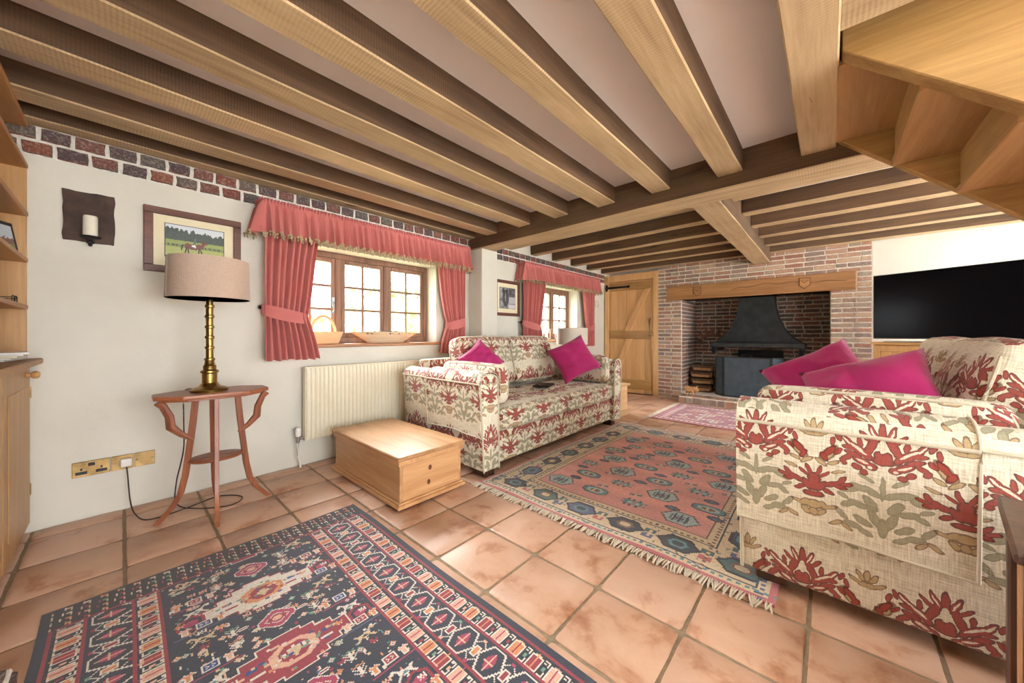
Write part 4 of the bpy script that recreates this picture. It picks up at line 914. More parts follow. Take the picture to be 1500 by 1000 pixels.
# ================================================================ FURNITURE AND SMALL THINGS
# ---- pine chest
ch = thing('pine_chest', 'low waxed pine blanket chest beside the floral sofa', 'chest', (.81, 1.35, 0))
hx, hy = .475, .235
obj('plinth', B().box(-hx-.022, hx+.022, -hy-.022, hy+.022, .012, .035).box(-hx-.012, hx+.012, -hy-.012, hy+.012, .035, .048).mesh('plinth', bevel=.004, seg=1), 'pine', ch)
for sx in (-1, 1):
    for sy in (-1, 1): obj('foot', bx(sx*(hx-.03)-.025, sx*(hx-.03)+.025, sy*(hy-.03)-.025, sy*(hy-.03)+.025, 0, .012, bevel=.002), 'pine', ch)
obj('front_panel', bx(-hx, hx, -hy, -hy+.018, .048, .285, bevel=.003), 'pine', ch); obj('back_panel', bx(-hx, hx, hy-.018, hy, .048, .285, bevel=.003), 'pine', ch)
for sx in (-1, 1): obj('side_panel', bx(min(sx*hx, sx*(hx-.018)), max(sx*hx, sx*(hx-.018)), -hy+.0185, hy-.0185, .048, .285, bevel=.003), 'pine_y', ch)
ld = obj('lid', bx(-hx-.022, hx+.022, -hy-.022, hy+.022, .300, .325, bevel=.006), 'pine', ch)
obj('lid_skirt', B().box(-hx-.014, hx+.014, -hy-.014, -hy-.001, .268, .2995).box(-hx-.014, hx+.014, hy+.001, hy+.014, .268, .2995).box(-hx-.014, -hx-.001, -hy, hy, .268, .2995).box(hx+.001, hx+.014, -hy, hy, .268, .2995).mesh('lid_skirt', bevel=.003, seg=1), 'pine', ld)
for (yy, zz) in ((-.02, .205), (-.03, .115)): obj('knot', B().ball((hx+.0003, yy, zz), (.0015, .013, .017), 10, 6).mesh('knot'), 'frame', ch)
# ---- second pine box beyond the sofa
pb = thing('pine_box', 'pale pine box table between the sofa end and the plank door', 'side table', (.75, 4.36, 0))
obj('top', bx(-.46, .47, -.20, .20, .385, .41), 'trug', pb); obj('body', bx(-.43, .44, -.17, .17, .03, .385), 'trug', pb); obj('plinth', bx(-.45, .46, -.19, .19, 0, .07), 'trug', pb)

# ---- mahogany side table
tbx, tby = .435, .37
tt = thing('side_table', 'mahogany octagonal side table with splayed curved legs', 'table', (tbx, tby, 0))
a_, c_ = .155, .262; top = [(-a_, -.15), (-.07, -c_), (.07, -c_), (a_, -.15), (a_, .15), (.07, c_), (-.07, c_), (-a_, .15)]
obj('tabletop', B().prism(top, .700, .722, 'z').mesh('tabletop', bevel=.004, seg=2), 'mahog', tt)
obj('apron', B().prism([(x*.82, y_*.86) for x, y_ in top], .686, .6995, 'z').mesh('apron', bevel=.002, seg=1), 'mahog', tt)
def leg(px, py, ox, oy):
    """rectangular section leg, straight then flaring outwards"""
    zs = [.69, .55, .40, .25, .15, .08, .03, .0]; fl = [0, .012, .028, .045, .065, .10, .14, .165]
    vs = []; d = Vector((ox, oy)).normalized(); n_ = Vector((-d.y, d.x))
    for z, f in zip(zs, fl):
        c0 = Vector((px, py))+d*f; wd, th = .015, .011
        vs += [(c0.x+d.x*wd*s1+n_.x*th*s2, c0.y+d.y*wd*s1+n_.y*th*s2, z) for s1, s2 in ((-1, -1), (1, -1), (1, 1), (-1, 1))]
    m = len(zs); b = B().add(vs, [(i*4+k, i*4+(k+1) % 4, (i+1)*4+(k+1) % 4, (i+1)*4+k) for i in range(m-1) for k in range(4)]+[(0, 1, 2, 3), tuple(range(m*4-1, m*4-5, -1))])
    return b.mesh('leg', bevel=.002, seg=1, angle=35)
obj('leg', leg(.02, -.085, -.25, -.95), 'mahog_z', tt); obj('leg', leg(.02, .11, -.1, 1), 'mahog_z', tt)
obj('leg', leg(.085, .0, 1, -.12), 'mahog_z', tt); obj('leg', leg(-.075, .0, -.35, .1), 'mahog_z', tt)
obj('lower_shelf', B().lathe([(.0, 0), (.105, 0), (.112, .006), (.112, .012), (.105, .018), (0, .018)], 28).xf(Matrix.Translation((0.01, .01, .315)) @ Matrix.Diagonal((.85, 1.18, 1, 1))).mesh('lower_shelf'), 'mahog', tt)
for sg in (-1, 1):
    y0 = -.095 if sg < 0 else .115
    pts = [(0.02, y0, .45), (.02, y0+sg*.05, .49), (.02, y0+sg*.095, .54), (.02, y0+sg*.10, .60), (.02, y0+sg*.125, .66), (.02, y0+sg*.145, .687)]
    obj('bracket', B().tube(pts, [.010, .016, .022, .020, .018, .022], 8, ry=1, up=(1, 0, 0)).mesh('bracket'), 'mahog_z', tt)

# ---- brass table lamp with linen drum shade
lp = thing('table_lamp', 'tall brass column lamp with beige linen drum shade on the mahogany table', 'lamp', (tbx-.005, tby-.02, .7225))
prof = [(0, 0), (.088, 0), (.09, .012), (.078, .02), (.05, .03), (.042, .045), (.036, .05), (.036, .105), (.044, .112), (.044, .122), (.03, .13), (.032, .15), (.026, .158), (.022, .18), (.026, .185), (.026, .195), (.0185, .2)]
for k in range(1, 6): prof += [(.0175, .2+k*.062-.012), (.023, .2+k*.062-.008), (.023, .2+k*.062+.004), (.0175, .2+k*.062+.008)]
prof += [(.016, .56), (.012, .57), (.012, .63), (0, .63)]
obj('base', B().lathe(prof, 28).mesh('base', angle=35), 'brass', lp)
def shade(parent, r0, r1, z0, z1, mat, ell=1.0):
    o = obj('lamp_shade', B().lathe([(r0, z0), (r1, z1), (r1-.004, z1), (r0-.004, z0), (r0, z0)], 44).mesh('lamp_shade', angle=50), mat, parent)
    obj('shade_carrier', B().tube([(-r1+.004, 0, z1-.03), (0, 0, z1-.05), (r1-.004, 0, z1-.03)], .003, 6).tube([(0, -r1+.004, z1-.03), (0, 0, z1-.05), (0, r1-.004, z1-.03)], .003, 6).mesh('shade_carrier'), 'brass', o)
    return o
sh = shade(lp, .196, .19, .55, .785, 'linen')
a0 = math.atan2(-.75, .66)-.55
obj('shade_seam', B().grid(lambda u, v: ((.1975-.006*v)*math.cos(a0+.07*u), (.1975-.006*v)*math.sin(a0+.07*u), .552+.231*v), 3, 2).mesh('shade_seam', solid=.001), 'fringe', sh)
# cord: from the lamp foot down behind the table, over the floor to the plug
C0 = (lp.location.x, lp.location.y, lp.location.z)
def L(p): return (p[0]-C0[0], p[1]-C0[1], p[2]-C0[2])
cp = [(.36, .30, .727), (.285, .265, .727), (.262, .25, .69), (.26, .25, .55), (.25, .25, .35), (.22, .22, .15), (.25, .22, .03), (.35, .30, .006), (.45, .45, .006), (.36, .52, .006), (.24, .42, .006), (.30, .25, .006), (.32, .10, .006), (.20, .05, .012), (.09, .03, .06), (.052, .02, .20), (.050, .015, .262)]
def smooth(p, n=6):
    out = []
    for i in range(len(p)-1):
        P = [Vector(p[max(i-1, 0)]), Vector(p[i]), Vector(p[i+1]), Vector(p[min(i+2, len(p)-1)])]
        for k in range(n):
            t_ = k/n; out.append(.5*((2*P[1])+(P[2]-P[0])*t_+(2*P[0]-5*P[1]+4*P[2]-P[3])*t_*t_+(3*P[1]-P[0]-3*P[2]+P[3])*t_**3))
    return out+[Vector(p[-1])]
obj('cord', B().tube([L(p) for p in smooth(cp)], .0035, 6).mesh('cord'), 'cord', lp)
obj('plug', rbox(.018, .024, .024, .008, 2, c=L((.031, .013, .285))).mesh('plug'), 'white', lp)

# ---- second lamp
l2 = thing('table_lamp', 'short lamp with wide pale linen shade beyond the sofa', 'lamp', (.42, 4.38, .41))
obj('base', B().lathe([(0, 0), (.07, 0), (.07, .015), (.02, .03), (.012, .05), (.01, .45), (.012, .5), (.012, .55), (0, .55)], 20).mesh('base'), 'brass', l2)
shade(l2, .225, .222, .51, .745, 'linen2')

# ---- sockets
def plate(label, y0, y1, cat='socket'):
    t = thing('socket', label, cat, (0, (y0+y1)/2, .24), group='brass wall plates')
    w2 = (y1-y0)/2; obj('face_plate', bx(0, .006, -w2, w2, 0, .087, bevel=.002), 'brassplate', t); return t
s1 = plate('brass double socket next to the oak cupboard', -.195, -.050)
for yy in (-.038, .038):
    obj('outlet_holes', B().box(.006, .0068, yy-.004, yy+.004, .036, .05).box(.006, .0068, yy-.016, yy-.007, .02, .027).box(.006, .0068, yy+.007, yy+.016, .02, .027).box(.0055, .0064, yy-.022, yy+.022, .014, .031).mesh('outlet_holes', smooth=False), 'blackplastic', s1)
obj('switch', bx(.006, .011, -.013, .013, .058, .076, bevel=.002), 'blackplastic', s1)
s2 = plate('brass single socket holding the white plug', -.046, .044); obj('screw', B().ball((.006, -.033, .043), .003).ball((.006, .035, .043), .003).mesh('screw'), 'steel', s2)
s3 = plate('blank brass wall plate behind the table leg', .048, .137); obj('screw', B().ball((.006, -.033, .043), .0045).ball((.006, .033, .043), .0045).mesh('screw'), 'steel', s3)

# ---- radiator
ra = thing('radiator', 'cream ribbed panel radiator under the wide window', 'radiator', (.02, .975, .205))
LR = 1.24
def rib(u, v):
    y = u*LR; ph = (y/.0333) % 1; e = max(0, min(1, (abs(ph-.5)-.16)/.12)); x = .085-.012*e
    z = .012+.576*v; edge = max(0, 1-min(v, 1-v)/.05); return (x-.006*edge, y, z)
obj('ribbed_panel', B().grid(rib, 372, 14).mesh('ribbed_panel', solid=.002, angle=60), 'cream', ra)
obj('top_grille', bx(.03, .09, .0, LR, .586, .598, bevel=.003), 'cream', ra)
for yy in (-.004, LR): obj('side_cover', bx(.03, .088, yy, yy+.004, .008, .598, bevel=.002), 'cream', ra)
obj('back_panel', bx(.03, .034, .004, LR-.004, .012, .59, bevel=0), 'cream', ra)
for yy in (.2, LR-.2): obj('wall_bracket', bx(-.018, .03, yy-.015, yy+.015, .1, .5, bevel=0), 'steel', ra)
va = obj('valve_body', B().tube([(.055, .01, .03), (.055, -.045, .03)], .010, 8).tube([(.055, -.045, .0), (.055, -.045, .055)], .013, 10).mesh('valve_body'), 'steel', ra)
obj('thermostat_head', B().lathe([(0, .05), (.019, .05), (.022, .065), (.022, .105), (.018, .118), (0, .12)], 16, (.055, -.045, 0)).mesh('thermostat_head'), 'white', va)
obj('pipe', B().tube([(.055, -.045, 0), (.055, -.045, -.10), (.05, -.03, -.15), (.045, -.025, -.203)], .0075, 8).mesh('pipe'), 'white', ra)

# ---- pictures
def pic_mesh(name, a, wy, hz):
    """print in the wall plane: columns along +y, rows top to bottom"""
    h_, w_ = a.shape[:2]; V = [(0, -wy/2+wy*i/w_, hz/2-hz*j/h_) for j in range(h_+1) for i in range(w_+1)]
    F = [(j*(w_+1)+i, (j+1)*(w_+1)+i, (j+1)*(w_+1)+i+1, j*(w_+1)+i+1) for j in range(h_) for i in range(w_)]
    me = bpy.data.meshes.new(name); me.from_pydata(V, [], F); at = me.attributes.new('col', 'FLOAT_COLOR', 'FACE')
    at.data.foreach_set('color', np.concatenate([np.clip(a, 0, 1).reshape(-1, 3), np.ones((h_*w_, 1))], 1).astype(np.float32).ravel()); me.materials.append(MAT['print']); return me
def SR(*c_): return np.array(srgb(*c_)[:3])
def nz(h_, w_, sc, seed): return np.array([[noise.noise(Vector((i/w_*sc*w_/h_, j/h_*sc, seed))) for i in range(w_)] for j in range(h_)])
def horse_picture():
    h_, w_ = 80, 128; a = np.zeros((h_, w_, 3)); n1 = nz(h_, w_, 9, 1); n2 = nz(h_, w_, 22, 5); J, I = np.mgrid[0:h_, 0:w_]; x, y = I/w_, J/h_
    a[:] = SR(214, 220, 226); m = y > (.10+.10*x+.12*n1[0][None, :]+.05*n2); a[m] = (SR(62, 74, 66)*(1+.5*n2[..., None]))[m]
    m = y > .46+.02*n2; a[m] = (SR(150, 162, 86)*(1+.15*n2[..., None]))[m]; m = (y > .58) & (y < .66) & (n2 > -.1) & ((x < .4) | (x > .6)); a[m] = SR(76, 88, 56)
    m = y > .68; a[m] = (SR(172, 178, 100)*(1+.1*n1[..., None]))[m]
    def el(cx, cy, rx, ry, c_, rot=0):
        X, Y = (x-cx)*1.6, y-cy; r_ = math.radians(rot); u, v = X*math.cos(r_)+Y*math.sin(r_), -X*math.sin(r_)+Y*math.cos(r_); a[(u/rx)**2+(v/ry)**2 < 1] = c_
    br = SR(120, 62, 44); dk = SR(48, 34, 32)
    el(.44, .62, .17, .085, br); el(.36, .60, .09, .09, br); el(.55, .60, .09, .09, br); el(.62, .52, .05, .12, br, 28); el(.655, .45, .035, .085, br, -55); el(.63, .44, .02, .05, dk)
    for (p, q, r2_) in ((.33, .74, 12), (.37, .76, -8), (.55, .76, 6), (.60, .78, -18)): el(p, q, .020, .12, dk, r2_); 
    for (p, q) in ((.30, .86), (.385, .87), (.535, .88), (.645, .88)): el(p, q, .018, .03, SR(210, 205, 195))
    el(.265, .66, .022, .11, dk, 14); el(.46, .585, .055, .035, SR(236, 236, 236)); el(.475, .50, .035, .09, SR(90, 96, 90)); el(.485, .60, .022, .07, SR(235, 235, 230), -15); el(.50, .68, .018, .045, dk); el(.49, .38, .028, .04, SR(110, 106, 96))
    m = (y > .86) & (y < .88) & (x > .75); a[m] = SR(235, 235, 220); return a
def grey_picture():
    h_, w_ = 60, 52; n1 = nz(h_, w_, 6, 3); n2 = nz(h_, w_, 16, 9); J, I = np.mgrid[0:h_, 0:w_]; x, y = I/w_, J/h_; g = .30+.25*n1+.12*n2
    g[(x > .55) & (y < .42)] *= .4; g[(x > .58) & (y > .42) & (y < .75)] = .45
    m = ((x-.36)/.20)**2+((y-.5)/.42)**2 < 1; g[m] = .05+.08*np.abs(n2[m])
    for ex in (.22, .46): m = ((x-ex)/.06)**2+((y-.14)/.13)**2 < 1; g[m] = .04
    g[((x-.36)/.035)**2+((y-.45)/.22)**2 < 1] = .30; m = (x > .55) & (y > .8); g[m] = .6
    return np.stack([g, g, g*1.04], -1)
def frame_thing(label, y0, y1, z0, z1, bw, mount, art):
    t = thing('picture_frame', label, 'picture', (0, (y0+y1)/2, (z0+z1)/2), group='framed pictures on the window wall'); wy, hz = (y1-y0)/2, (z1-z0)/2
    b = B().box(.002, .024, -wy, wy, hz-bw, hz).box(.002, .024, -wy, wy, -hz, -hz+bw).box(.002, .024, -wy, -wy+bw, -hz+bw, hz-bw).box(.002, .024, wy-bw, wy, -hz+bw, hz-bw)
    obj('frame', b.mesh('frame', bevel=.003, seg=1), 'frame', t); obj('mount', bx(.004, .010, -wy+bw, wy-bw, -hz+bw, hz-bw, bevel=0), 'mount', t)
    pw, ph = wy-bw-mount[0], hz-bw-mount[1]
    p = obj('photograph', pic_mesh('photograph', art, 2*pw, 2*ph), None, t, (.0125, 0, mount[2])); obj('print_border', bx(.010, .0118, -pw-.004, pw+.004, mount[2]-ph-.004, mount[2]+ph+.004, bevel=0), 'blackplastic', t)
frame_thing('dark red framed photograph of a horse and rider behind the lamp', .086, .576, 1.463, 1.877, .043, (.055, .058, .006), horse_picture())
frame_thing('brown framed black and white animal photograph beside the plaster pier', 3.20, 3.68, 1.31, 1.78, .04, (.05, .06, 0), grey_picture())

# ---- wall sconce with candle
wsn = thing('wall_sconce', 'square hammered iron wall sconce on the white plaster', 'sconce', (0, -.13, 1.595)); r2 = random.Random(5)
ed = []
for (p, q) in (((-.097, 0), (.097, 0)), ((.097, 0), (.097, .287)), ((.097, .287), (-.097, .287)), ((-.097, .287), (-.097, 0))):
    for k in range(8): f = k/8; ed.append((p[0]+(q[0]-p[0])*f+r2.uniform(-.003, .003), p[1]+(q[1]-p[1])*f+r2.uniform(-.003, .003)))
obj('back_plate', B().prism(ed, .003, .012, 'x').mesh('back_plate', bevel=.0015, seg=1), 'rust', wsn)
obj('drip_tray', B().lathe([(0, 0), (.038, 0), (.045, .008), (.042, .009), (.034, .005), (0, .005)], 20, (.06, .005, .018)).mesh('drip_tray'), 'black', wsn)
obj('stem', B().lathe([(0, -.05), (.008, -.045), (.008, -.035), (.016, -.03), (.016, -.02), (.008, -.012), (.008, 0), (.0, 0)], 12, (.06, .005, .018)).tube([(.012, .005, .02), (.06, .005, .016)], .006, 6).mesh('stem'), 'black', wsn)
cn = thing('candle', 'cream pillar candle standing on the iron sconce', 'candle', (.06, -.125, 1.618))
obj('wax', B().lathe([(0, 0), (.0275, 0), (.0285, .01), (.0285, .112), (.026, .120), (.02, .113), (0, .110)], 20).mesh('wax'), 'wax', cn); obj('wick', B().tube([(0, 0, .108), (.001, .001, .135)], .0015, 5).mesh('wick'), 'blackplastic', cn)

# ---- curtains, valances, tie-backs
def curtain(label, yo, yi, ztie, zb, side, seed, narrow=.62):
    """yo outer edge on the wall, yi inner edge over the window"""
    t = thing('curtain', label, 'curtain', (.09, 0, 0), group='coral pinch pleat curtains'); z1 = 1.97
    def prof(z):
        if z > ztie: f = (z-ztie)/(z1-ztie); k = narrow+(1-narrow)*f**.7
        else: f = (ztie-z)/(ztie-zb); k = narrow+(.93-narrow)*f**.75
        return k
    nf = 8; wd = yi-yo
    def f(u, v):
        z = zb+(z1-zb)*v; k = prof(z); sh_ = .03*(1-k); y = yo+sh_*(1 if wd > 0 else -1)*0+wd*k*u+.012*math.sin(v*5+seed)*u
        amp = .026*(.45+.55*k)*(1.25 if z < ztie else 1); x = amp*math.sin(2*PI*nf*u+.5*math.sin(v*3+seed)+seed)+.012*math.sin(2*PI*3.3*u+seed*2)
        zz = z+(.006*math.sin(u*40+seed) if v == 0 else 0); return (x, y, zz)
    obj('cloth', B().grid(f, 130, 36).mesh('cloth', solid=.003, angle=70), 'coral', t)
    kt = prof(ztie); yA, yB = yo-.012*(1 if wd > 0 else -1), yo+wd*kt+.012*(1 if wd > 0 else -1); up = .085
    def g(u, v):
        a = PI*u; y = yA+(yB-yA)*(.5-.5*math.cos(a)); x = -.03+.078*math.sin(a)**.6; zc = ztie+up*.6*(1-u)-up*.35*math.sin(a*.9)*u*1.2; hw = .048*(.55+.45*math.sin(PI*min(1, max(0, u*.8+.12))))
        return (x, y, zc+(2*v-1)*hw)
    obj('tie_back', B().grid(g, 26, 5).mesh('tie_back', solid=.006, angle=60), 'coral', t)
    obj('hold_back', B().ball((-.03, yA, ztie+up*.75), .016).tube([(-.088, yA, ztie+up*.75), (-.03, yA, ztie+up*.75)], .006, 6).mesh('hold_back'), 'black', t)
    return t
curtain('coral curtain tied back beside the framed horse photograph', .70, 1.10, 1.20, .865, 1, 1, .70)
curtain('coral curtain tied back beside the plaster pier', 2.63, 2.24, 1.17, .865, -1, 2, .62)
curtain('coral curtain tied back beside the black and white photograph', 3.68, 4.16, 1.17, .865, 1, 3, .72)
curtain('coral curtain tied back nearest the plank door', 5.62, 5.22, 1.17, .865, -1, 4, .60)
def valance(label, y0, y1, seed):
    t = thing('valance', label, 'valance', (0, 0, 0), group='gathered coral valances'); zt, zb, dp = 2.055, 1.80, .145; Lf = y1-y0; tot = Lf+2*dp
    def path(s):
        d = s*tot
        if d < dp: return (.012+d, y0, -1, 0)
        if d > tot-dp: return (.012+(tot-d), y1, 1, 0)
        return (.012+dp, y0+(d-dp), 0, 1)
    n = int(tot/.0075)
    def ph(s, k): return math.sin(s*tot*2*PI/.062+2.2*noise.noise(Vector((s*17, seed, k)))+seed)
    def f(u, v):
        x, y, ny, nx = path(u); z = zb+(zt-zb)*v
        if v > .86: a = .010*math.sin(u*tot*2*PI/.021+seed)
        elif v > .80: a = .002*ph(u, 0)
        else: a = (.009+.020*(1-v/.8))*ph(u, 0)+.005*math.sin(u*tot*2*PI/.027+seed)+.016*(1-v/.8)
        flare = .022*(1-v)
        z += (.010*ph(u, 1)*.6 if v == 0 else 0)+(.006*math.sin(u*tot*2*PI/.021+1) if v == 1 else 0)
        return (max(.004, x+nx*(a+flare)), y+ny*(a+flare), z)
    obj('cloth', B().grid(f, n, 15).mesh('cloth', solid=.0025, angle=70), 'coral', t)
    b = B(); k = 0; u = 0
    while u < 1:
        p = f(u, .0); x, y, ny, nx = path(u)
        b.ball((p[0]+nx*.005, p[1]+ny*.005, p[2]-.002), (.007, .009, .009), 6, 4); b.ball((p[0]+nx*.004, p[1]+ny*.004, p[2]-.020-.004*(k % 2)), (.005, .005, .011), 6, 4); u += .0125/tot; k += 1
    tag(obj('bobble_trim', b.mesh('bobble_trim'), 'trim', t), kind='stuff')
    obj('pelmet_board', bx(.004, .14, y0+.01, y1-.01, 2.0, 2.016), 'trug', t)
valance('long gathered coral valance above the wide window', .67, 2.66, 1); valance('short gathered coral valance above the narrow window', 3.65, 5.72, 2)

# ---- things on the window sills
zs = ZS+.031
tr = thing('trug_basket', 'small pale wooden trug with hoop handle on the window sill', 'basket', (-.07, 1.17, zs))
def tray(lx, ly, tx, ty, h_, th):
    o = [(-lx, -ly, 0), (lx, -ly, 0), (lx, ly, 0), (-lx, ly, 0), (-tx, -ty, h_), (tx, -ty, h_), (tx, ty, h_), (-tx, ty, h_)]; i = [(-lx+th, -ly+th, th), (lx-th, -ly+th, th), (lx-th, ly-th, th), (-lx+th, ly-th, th), (-tx+th, -ty+th, h_), (tx-th, -ty+th, h_), (tx-th, ty-th, h_), (-tx+th, ty-th, h_)]
    b = B().add(o+i, [(3, 2, 1, 0)]+[(k, (k+1) % 4, 4+(k+1) % 4, 4+k) for k in range(4)]+[(8, 9, 10, 11)]+[(8+(k+1) % 4, 8+k, 12+k, 12+(k+1) % 4) for k in range(4)]+[(4+k, 4+(k+1) % 4, 12+(k+1) % 4, 12+k) for k in range(4)]); return b
obj('body', tray(.06, .105, .075, .14, .105, .008).mesh('body', bevel=.002, seg=1), 'trug', tr)
obj('handle', B().tube([(0, .10*math.cos(PI*k/14), .085+.155*math.sin(PI*k/14)) for k in range(15)], .013, 8, ry=.3, up=(1, 0, 0)).mesh('handle'), 'trug', tr)
ds = thing('dough_bowl', 'long shallow wooden bowl of dried pods on the window sill', 'bowl', (-.075, 1.755, zs))
M = Matrix.Diagonal((.088, .355, 1, 1))
obj('bowl_body', B().lathe([(0, 0), (.52, 0), (.56, .012), (.98, .098), (1.0, .102), (.985, .106), (.95, .10), (.5, .02), (0, .018)], 40).xf(M).mesh('bowl_body'), 'dish', ds)
b = B(); r2 = random.Random(8)
for _ in range(230):
    a, q = r2.uniform(0, 2*PI), math.sqrt(r2.random())*.93; b.ball((.088*q*math.cos(a), .355*q*math.sin(a), .088+.018*(1-q)+r2.uniform(0, .01)), (r2.uniform(.006, .011), r2.uniform(.006, .012), r2.uniform(.005, .011)), 6, 4)
tag(obj('dried_pods', b.mesh('dried_pods'), 'log', ds), kind='stuff')
for k, (yy, lab) in enumerate(((4.42, 'white square lantern with dark knobs nearest the black and white photograph'), (4.75, 'white square lantern with dark knobs in the middle of the narrow sill'), (5.02, 'white square lantern with dark knobs in the sill corner nearest the plank door'))):
    t = thing('lantern', lab, 'lantern', (-.07, yy, zs), R_(12*k-10), 'white lanterns on the narrow sill')
    b = B().box(-.045, .045, -.045, .045, .012, .022).box(-.05, .05, -.05, .05, .155, .167)
    for sx in (-1, 1):
        for sy in (-1, 1): b.box(sx*.04-.005, sx*.04+.005, sy*.04-.005, sy*.04+.005, .022, .155)
    obj('cage', b.mesh('cage', bevel=.002, seg=1), 'white', t); obj('candle', B().lathe([(0, 0), (.024, 0), (.024, .08), (0, .085)], 14, (0, 0, .022)).mesh('candle'), 'wax', t)
    for sx in (-1, 1):
        for sy in (-1, 1): obj('foot', B().ball((sx*.036, sy*.036, .007), .007).mesh('foot'), 'black', t); obj('finial', B().tube([(sx*.036, sy*.036, .166), (sx*.036, sy*.036, .185)], .006, 6).mesh('finial'), 'black', t)
hs = thing('horseshoe', 'small pale horseshoe hung on plaster beside the plank door', 'horseshoe', (.006, 5.88, 1.62))
obj('shoe', B().tube([(0, .055*math.cos(R_(-50+280*k/16)), .065*math.sin(R_(-50+280*k/16))) for k in range(17)], .009, 6).mesh('shoe'), 'mortar', hs)

# ---- bookcase over a cupboard, back-left corner
bc = thing('bookcase', 'golden oak open bookcase above the panelled cupboard', 'bookcase', (0, 0, 0)); yf, yk, xe = -.345, YB+.004, 1.30
obj('end_panel', bx(.003, .022, yk, yf, .935, 1.98, bevel=.002), 'oak_z', bc); obj('end_panel', bx(xe-.02, xe, yk, yf, .935, 2.13, bevel=.002), 'oak_z', bc)
obj('back_board', bx(.022, xe-.02, yk, yk+.01, .935, 2.13, bevel=0), 'oak_z', bc)
for z in (1.195, 1.445, 1.69, 1.945, 2.165): obj('shelf', bx(.0225, xe-.0205, yk+.011, yf+.006, z, z+.022, bevel=.003), 'shelf', bc)
cb_ = thing('cupboard', 'golden oak base cupboard with wooden knobs below the bookcase', 'cupboard', (0, 0, 0))
obj('worktop', bx(.002, xe+.02, yk, -.292, .903, .933, bevel=.006), 'shelf', cb_); obj('carcass', bx(.004, xe, yk, yf-.012, .0, .902, bevel=.002), 'oak_z', cb_)
for k in range(2):
    xa = .012+k*.645; dr = obj('door', bx(xa, xa+.635, yf-.0115, yf+.010, .05, .89, bevel=.004), 'oak_z', cb_)
    obj('door_panel', bx(xa+.09, xa+.545, yf+.0102, yf+.013, .15, .79, bevel=.001), 'oak_z', dr)
    obj('knob', B().lathe([(0, 0), (.012, 0), (.010, .012), (.020, .022), (.021, .032), (.013, .042), (0, .044)], 16).xf(Matrix.Translation((xa+(.10 if k == 0 else .535), yf+.010, .85)) @ Matrix.Rotation(-PI/2, 4, 'X')).mesh('knob'), 'oak_z', dr)
    for zz in (.2, .72): obj('hinge', bx(xa-.004 if k == 0 else xa+.631, xa+.004 if k == 0 else xa+.639, yf+.006, yf+.014, zz, zz+.06, bevel=.001), 'brassplate', dr)
def landscape():
    h_, w_ = 40, 56; n1 = nz(h_, w_, 8, 21); J, I = np.mgrid[0:h_, 0:w_]; y = J/h_; a = np.zeros((h_, w_, 3)); a[:] = SR(196, 210, 222); m = y > .5+.1*n1; a[m] = SR(128, 98, 82); m = y > .7+.08*n1; a[m] = SR(128, 140, 84); return a
fp = thing('photo_frame', 'dark framed snapshot standing on the bookcase shelf', 'picture', (.115, -.40, 1.4725), R_(-62))
fp.rotation_euler = (0, R_(-10), R_(62)); obj('frame', bx(-.012, 0, -.08, .08, 0, .17, bevel=.002), 'blackplastic', fp); obj('photograph', pic_mesh('photograph', landscape(), .13, .13), None, fp, (.0012, 0, .085)); obj('strut', bx(-.04, -.012, -.01, .01, 0.008, .06, bevel=0), 'blackplastic', fp)
gl = thing('spectacles', 'thin wire spectacles resting on the lowest bookcase shelf', 'spectacles', (.12, -.37, 1.2175))
obj('lens_rims', B().tube([(.03*math.cos(a_)+.035, 0, .022+.02*math.sin(a_)) for a_ in [2*PI*k/14 for k in range(14)]], .002, 5, closed=True).tube([(.03*math.cos(a_)-.035, 0, .022+.02*math.sin(a_)) for a_ in [2*PI*k/14 for k in range(14)]], .002, 5, closed=True).mesh('lens_rims'), 'black', gl)
obj('temples', B().tube([(.065, 0, .03), (.067, -.09, .028), (.066, -.12, .006)], .002, 5).tube([(-.065, 0, .03), (-.067, -.09, .028), (-.066, -.12, .006)], .002, 5).mesh('temples'), 'black', gl)
for k in range(5): tag(obj('magazine', bx(-.14, .14, -.10, .10, 0, .008, bevel=.001), ['paper', 'white', 'mount', 'paper', 'white'][k], None, (.22+.01*k, -.45+.008*k, .9335+.0085*k), (0, 0, R_(4*k-7))), ['lowest pale magazine in the stack on the oak worktop', 'second magazine up in the stack on the oak worktop', 'cream middle magazine in the stack on the oak worktop', 'fourth magazine up in the stack on the oak worktop', 'topmost white magazine in the stack on the oak worktop'][k], 'magazine', 'magazines on the worktop')
bks = [(.022, (140, 40, 36)), (.03, (40, 64, 96)), (.026, (176, 150, 96)), (.035, (54, 84, 60)), (.024, (180, 176, 166)), (.03, (92, 48, 60))]
x = .62
for k, (th, cc) in enumerate(bks):
    m = plain('book_cloth', srgb(*cc), .7, var=.08); nm = ['dark red', 'blue', 'tan', 'green', 'pale grey', 'plum'][k]
    t = thing('book', nm + ' cloth bound book upright on the bookcase shelf', 'book', (x+th/2, -.47, 1.4675), group='books on the oak shelf'); hh = .17+.008*(k % 3)
    obj('cover', B().box(-th/2, -th/2+.003, -.06, .06, 0, hh).box(th/2-.003, th/2, -.06, .06, 0, hh).box(-th/2+.003, th/2-.003, .057, .06, 0, hh).mesh('cover', smooth=False), m, t); obj('pages', bx(-th/2+.0032, th/2-.0032, -.056, .0568, .003, hh-.003, bevel=0), 'paper', t); x += th+.002

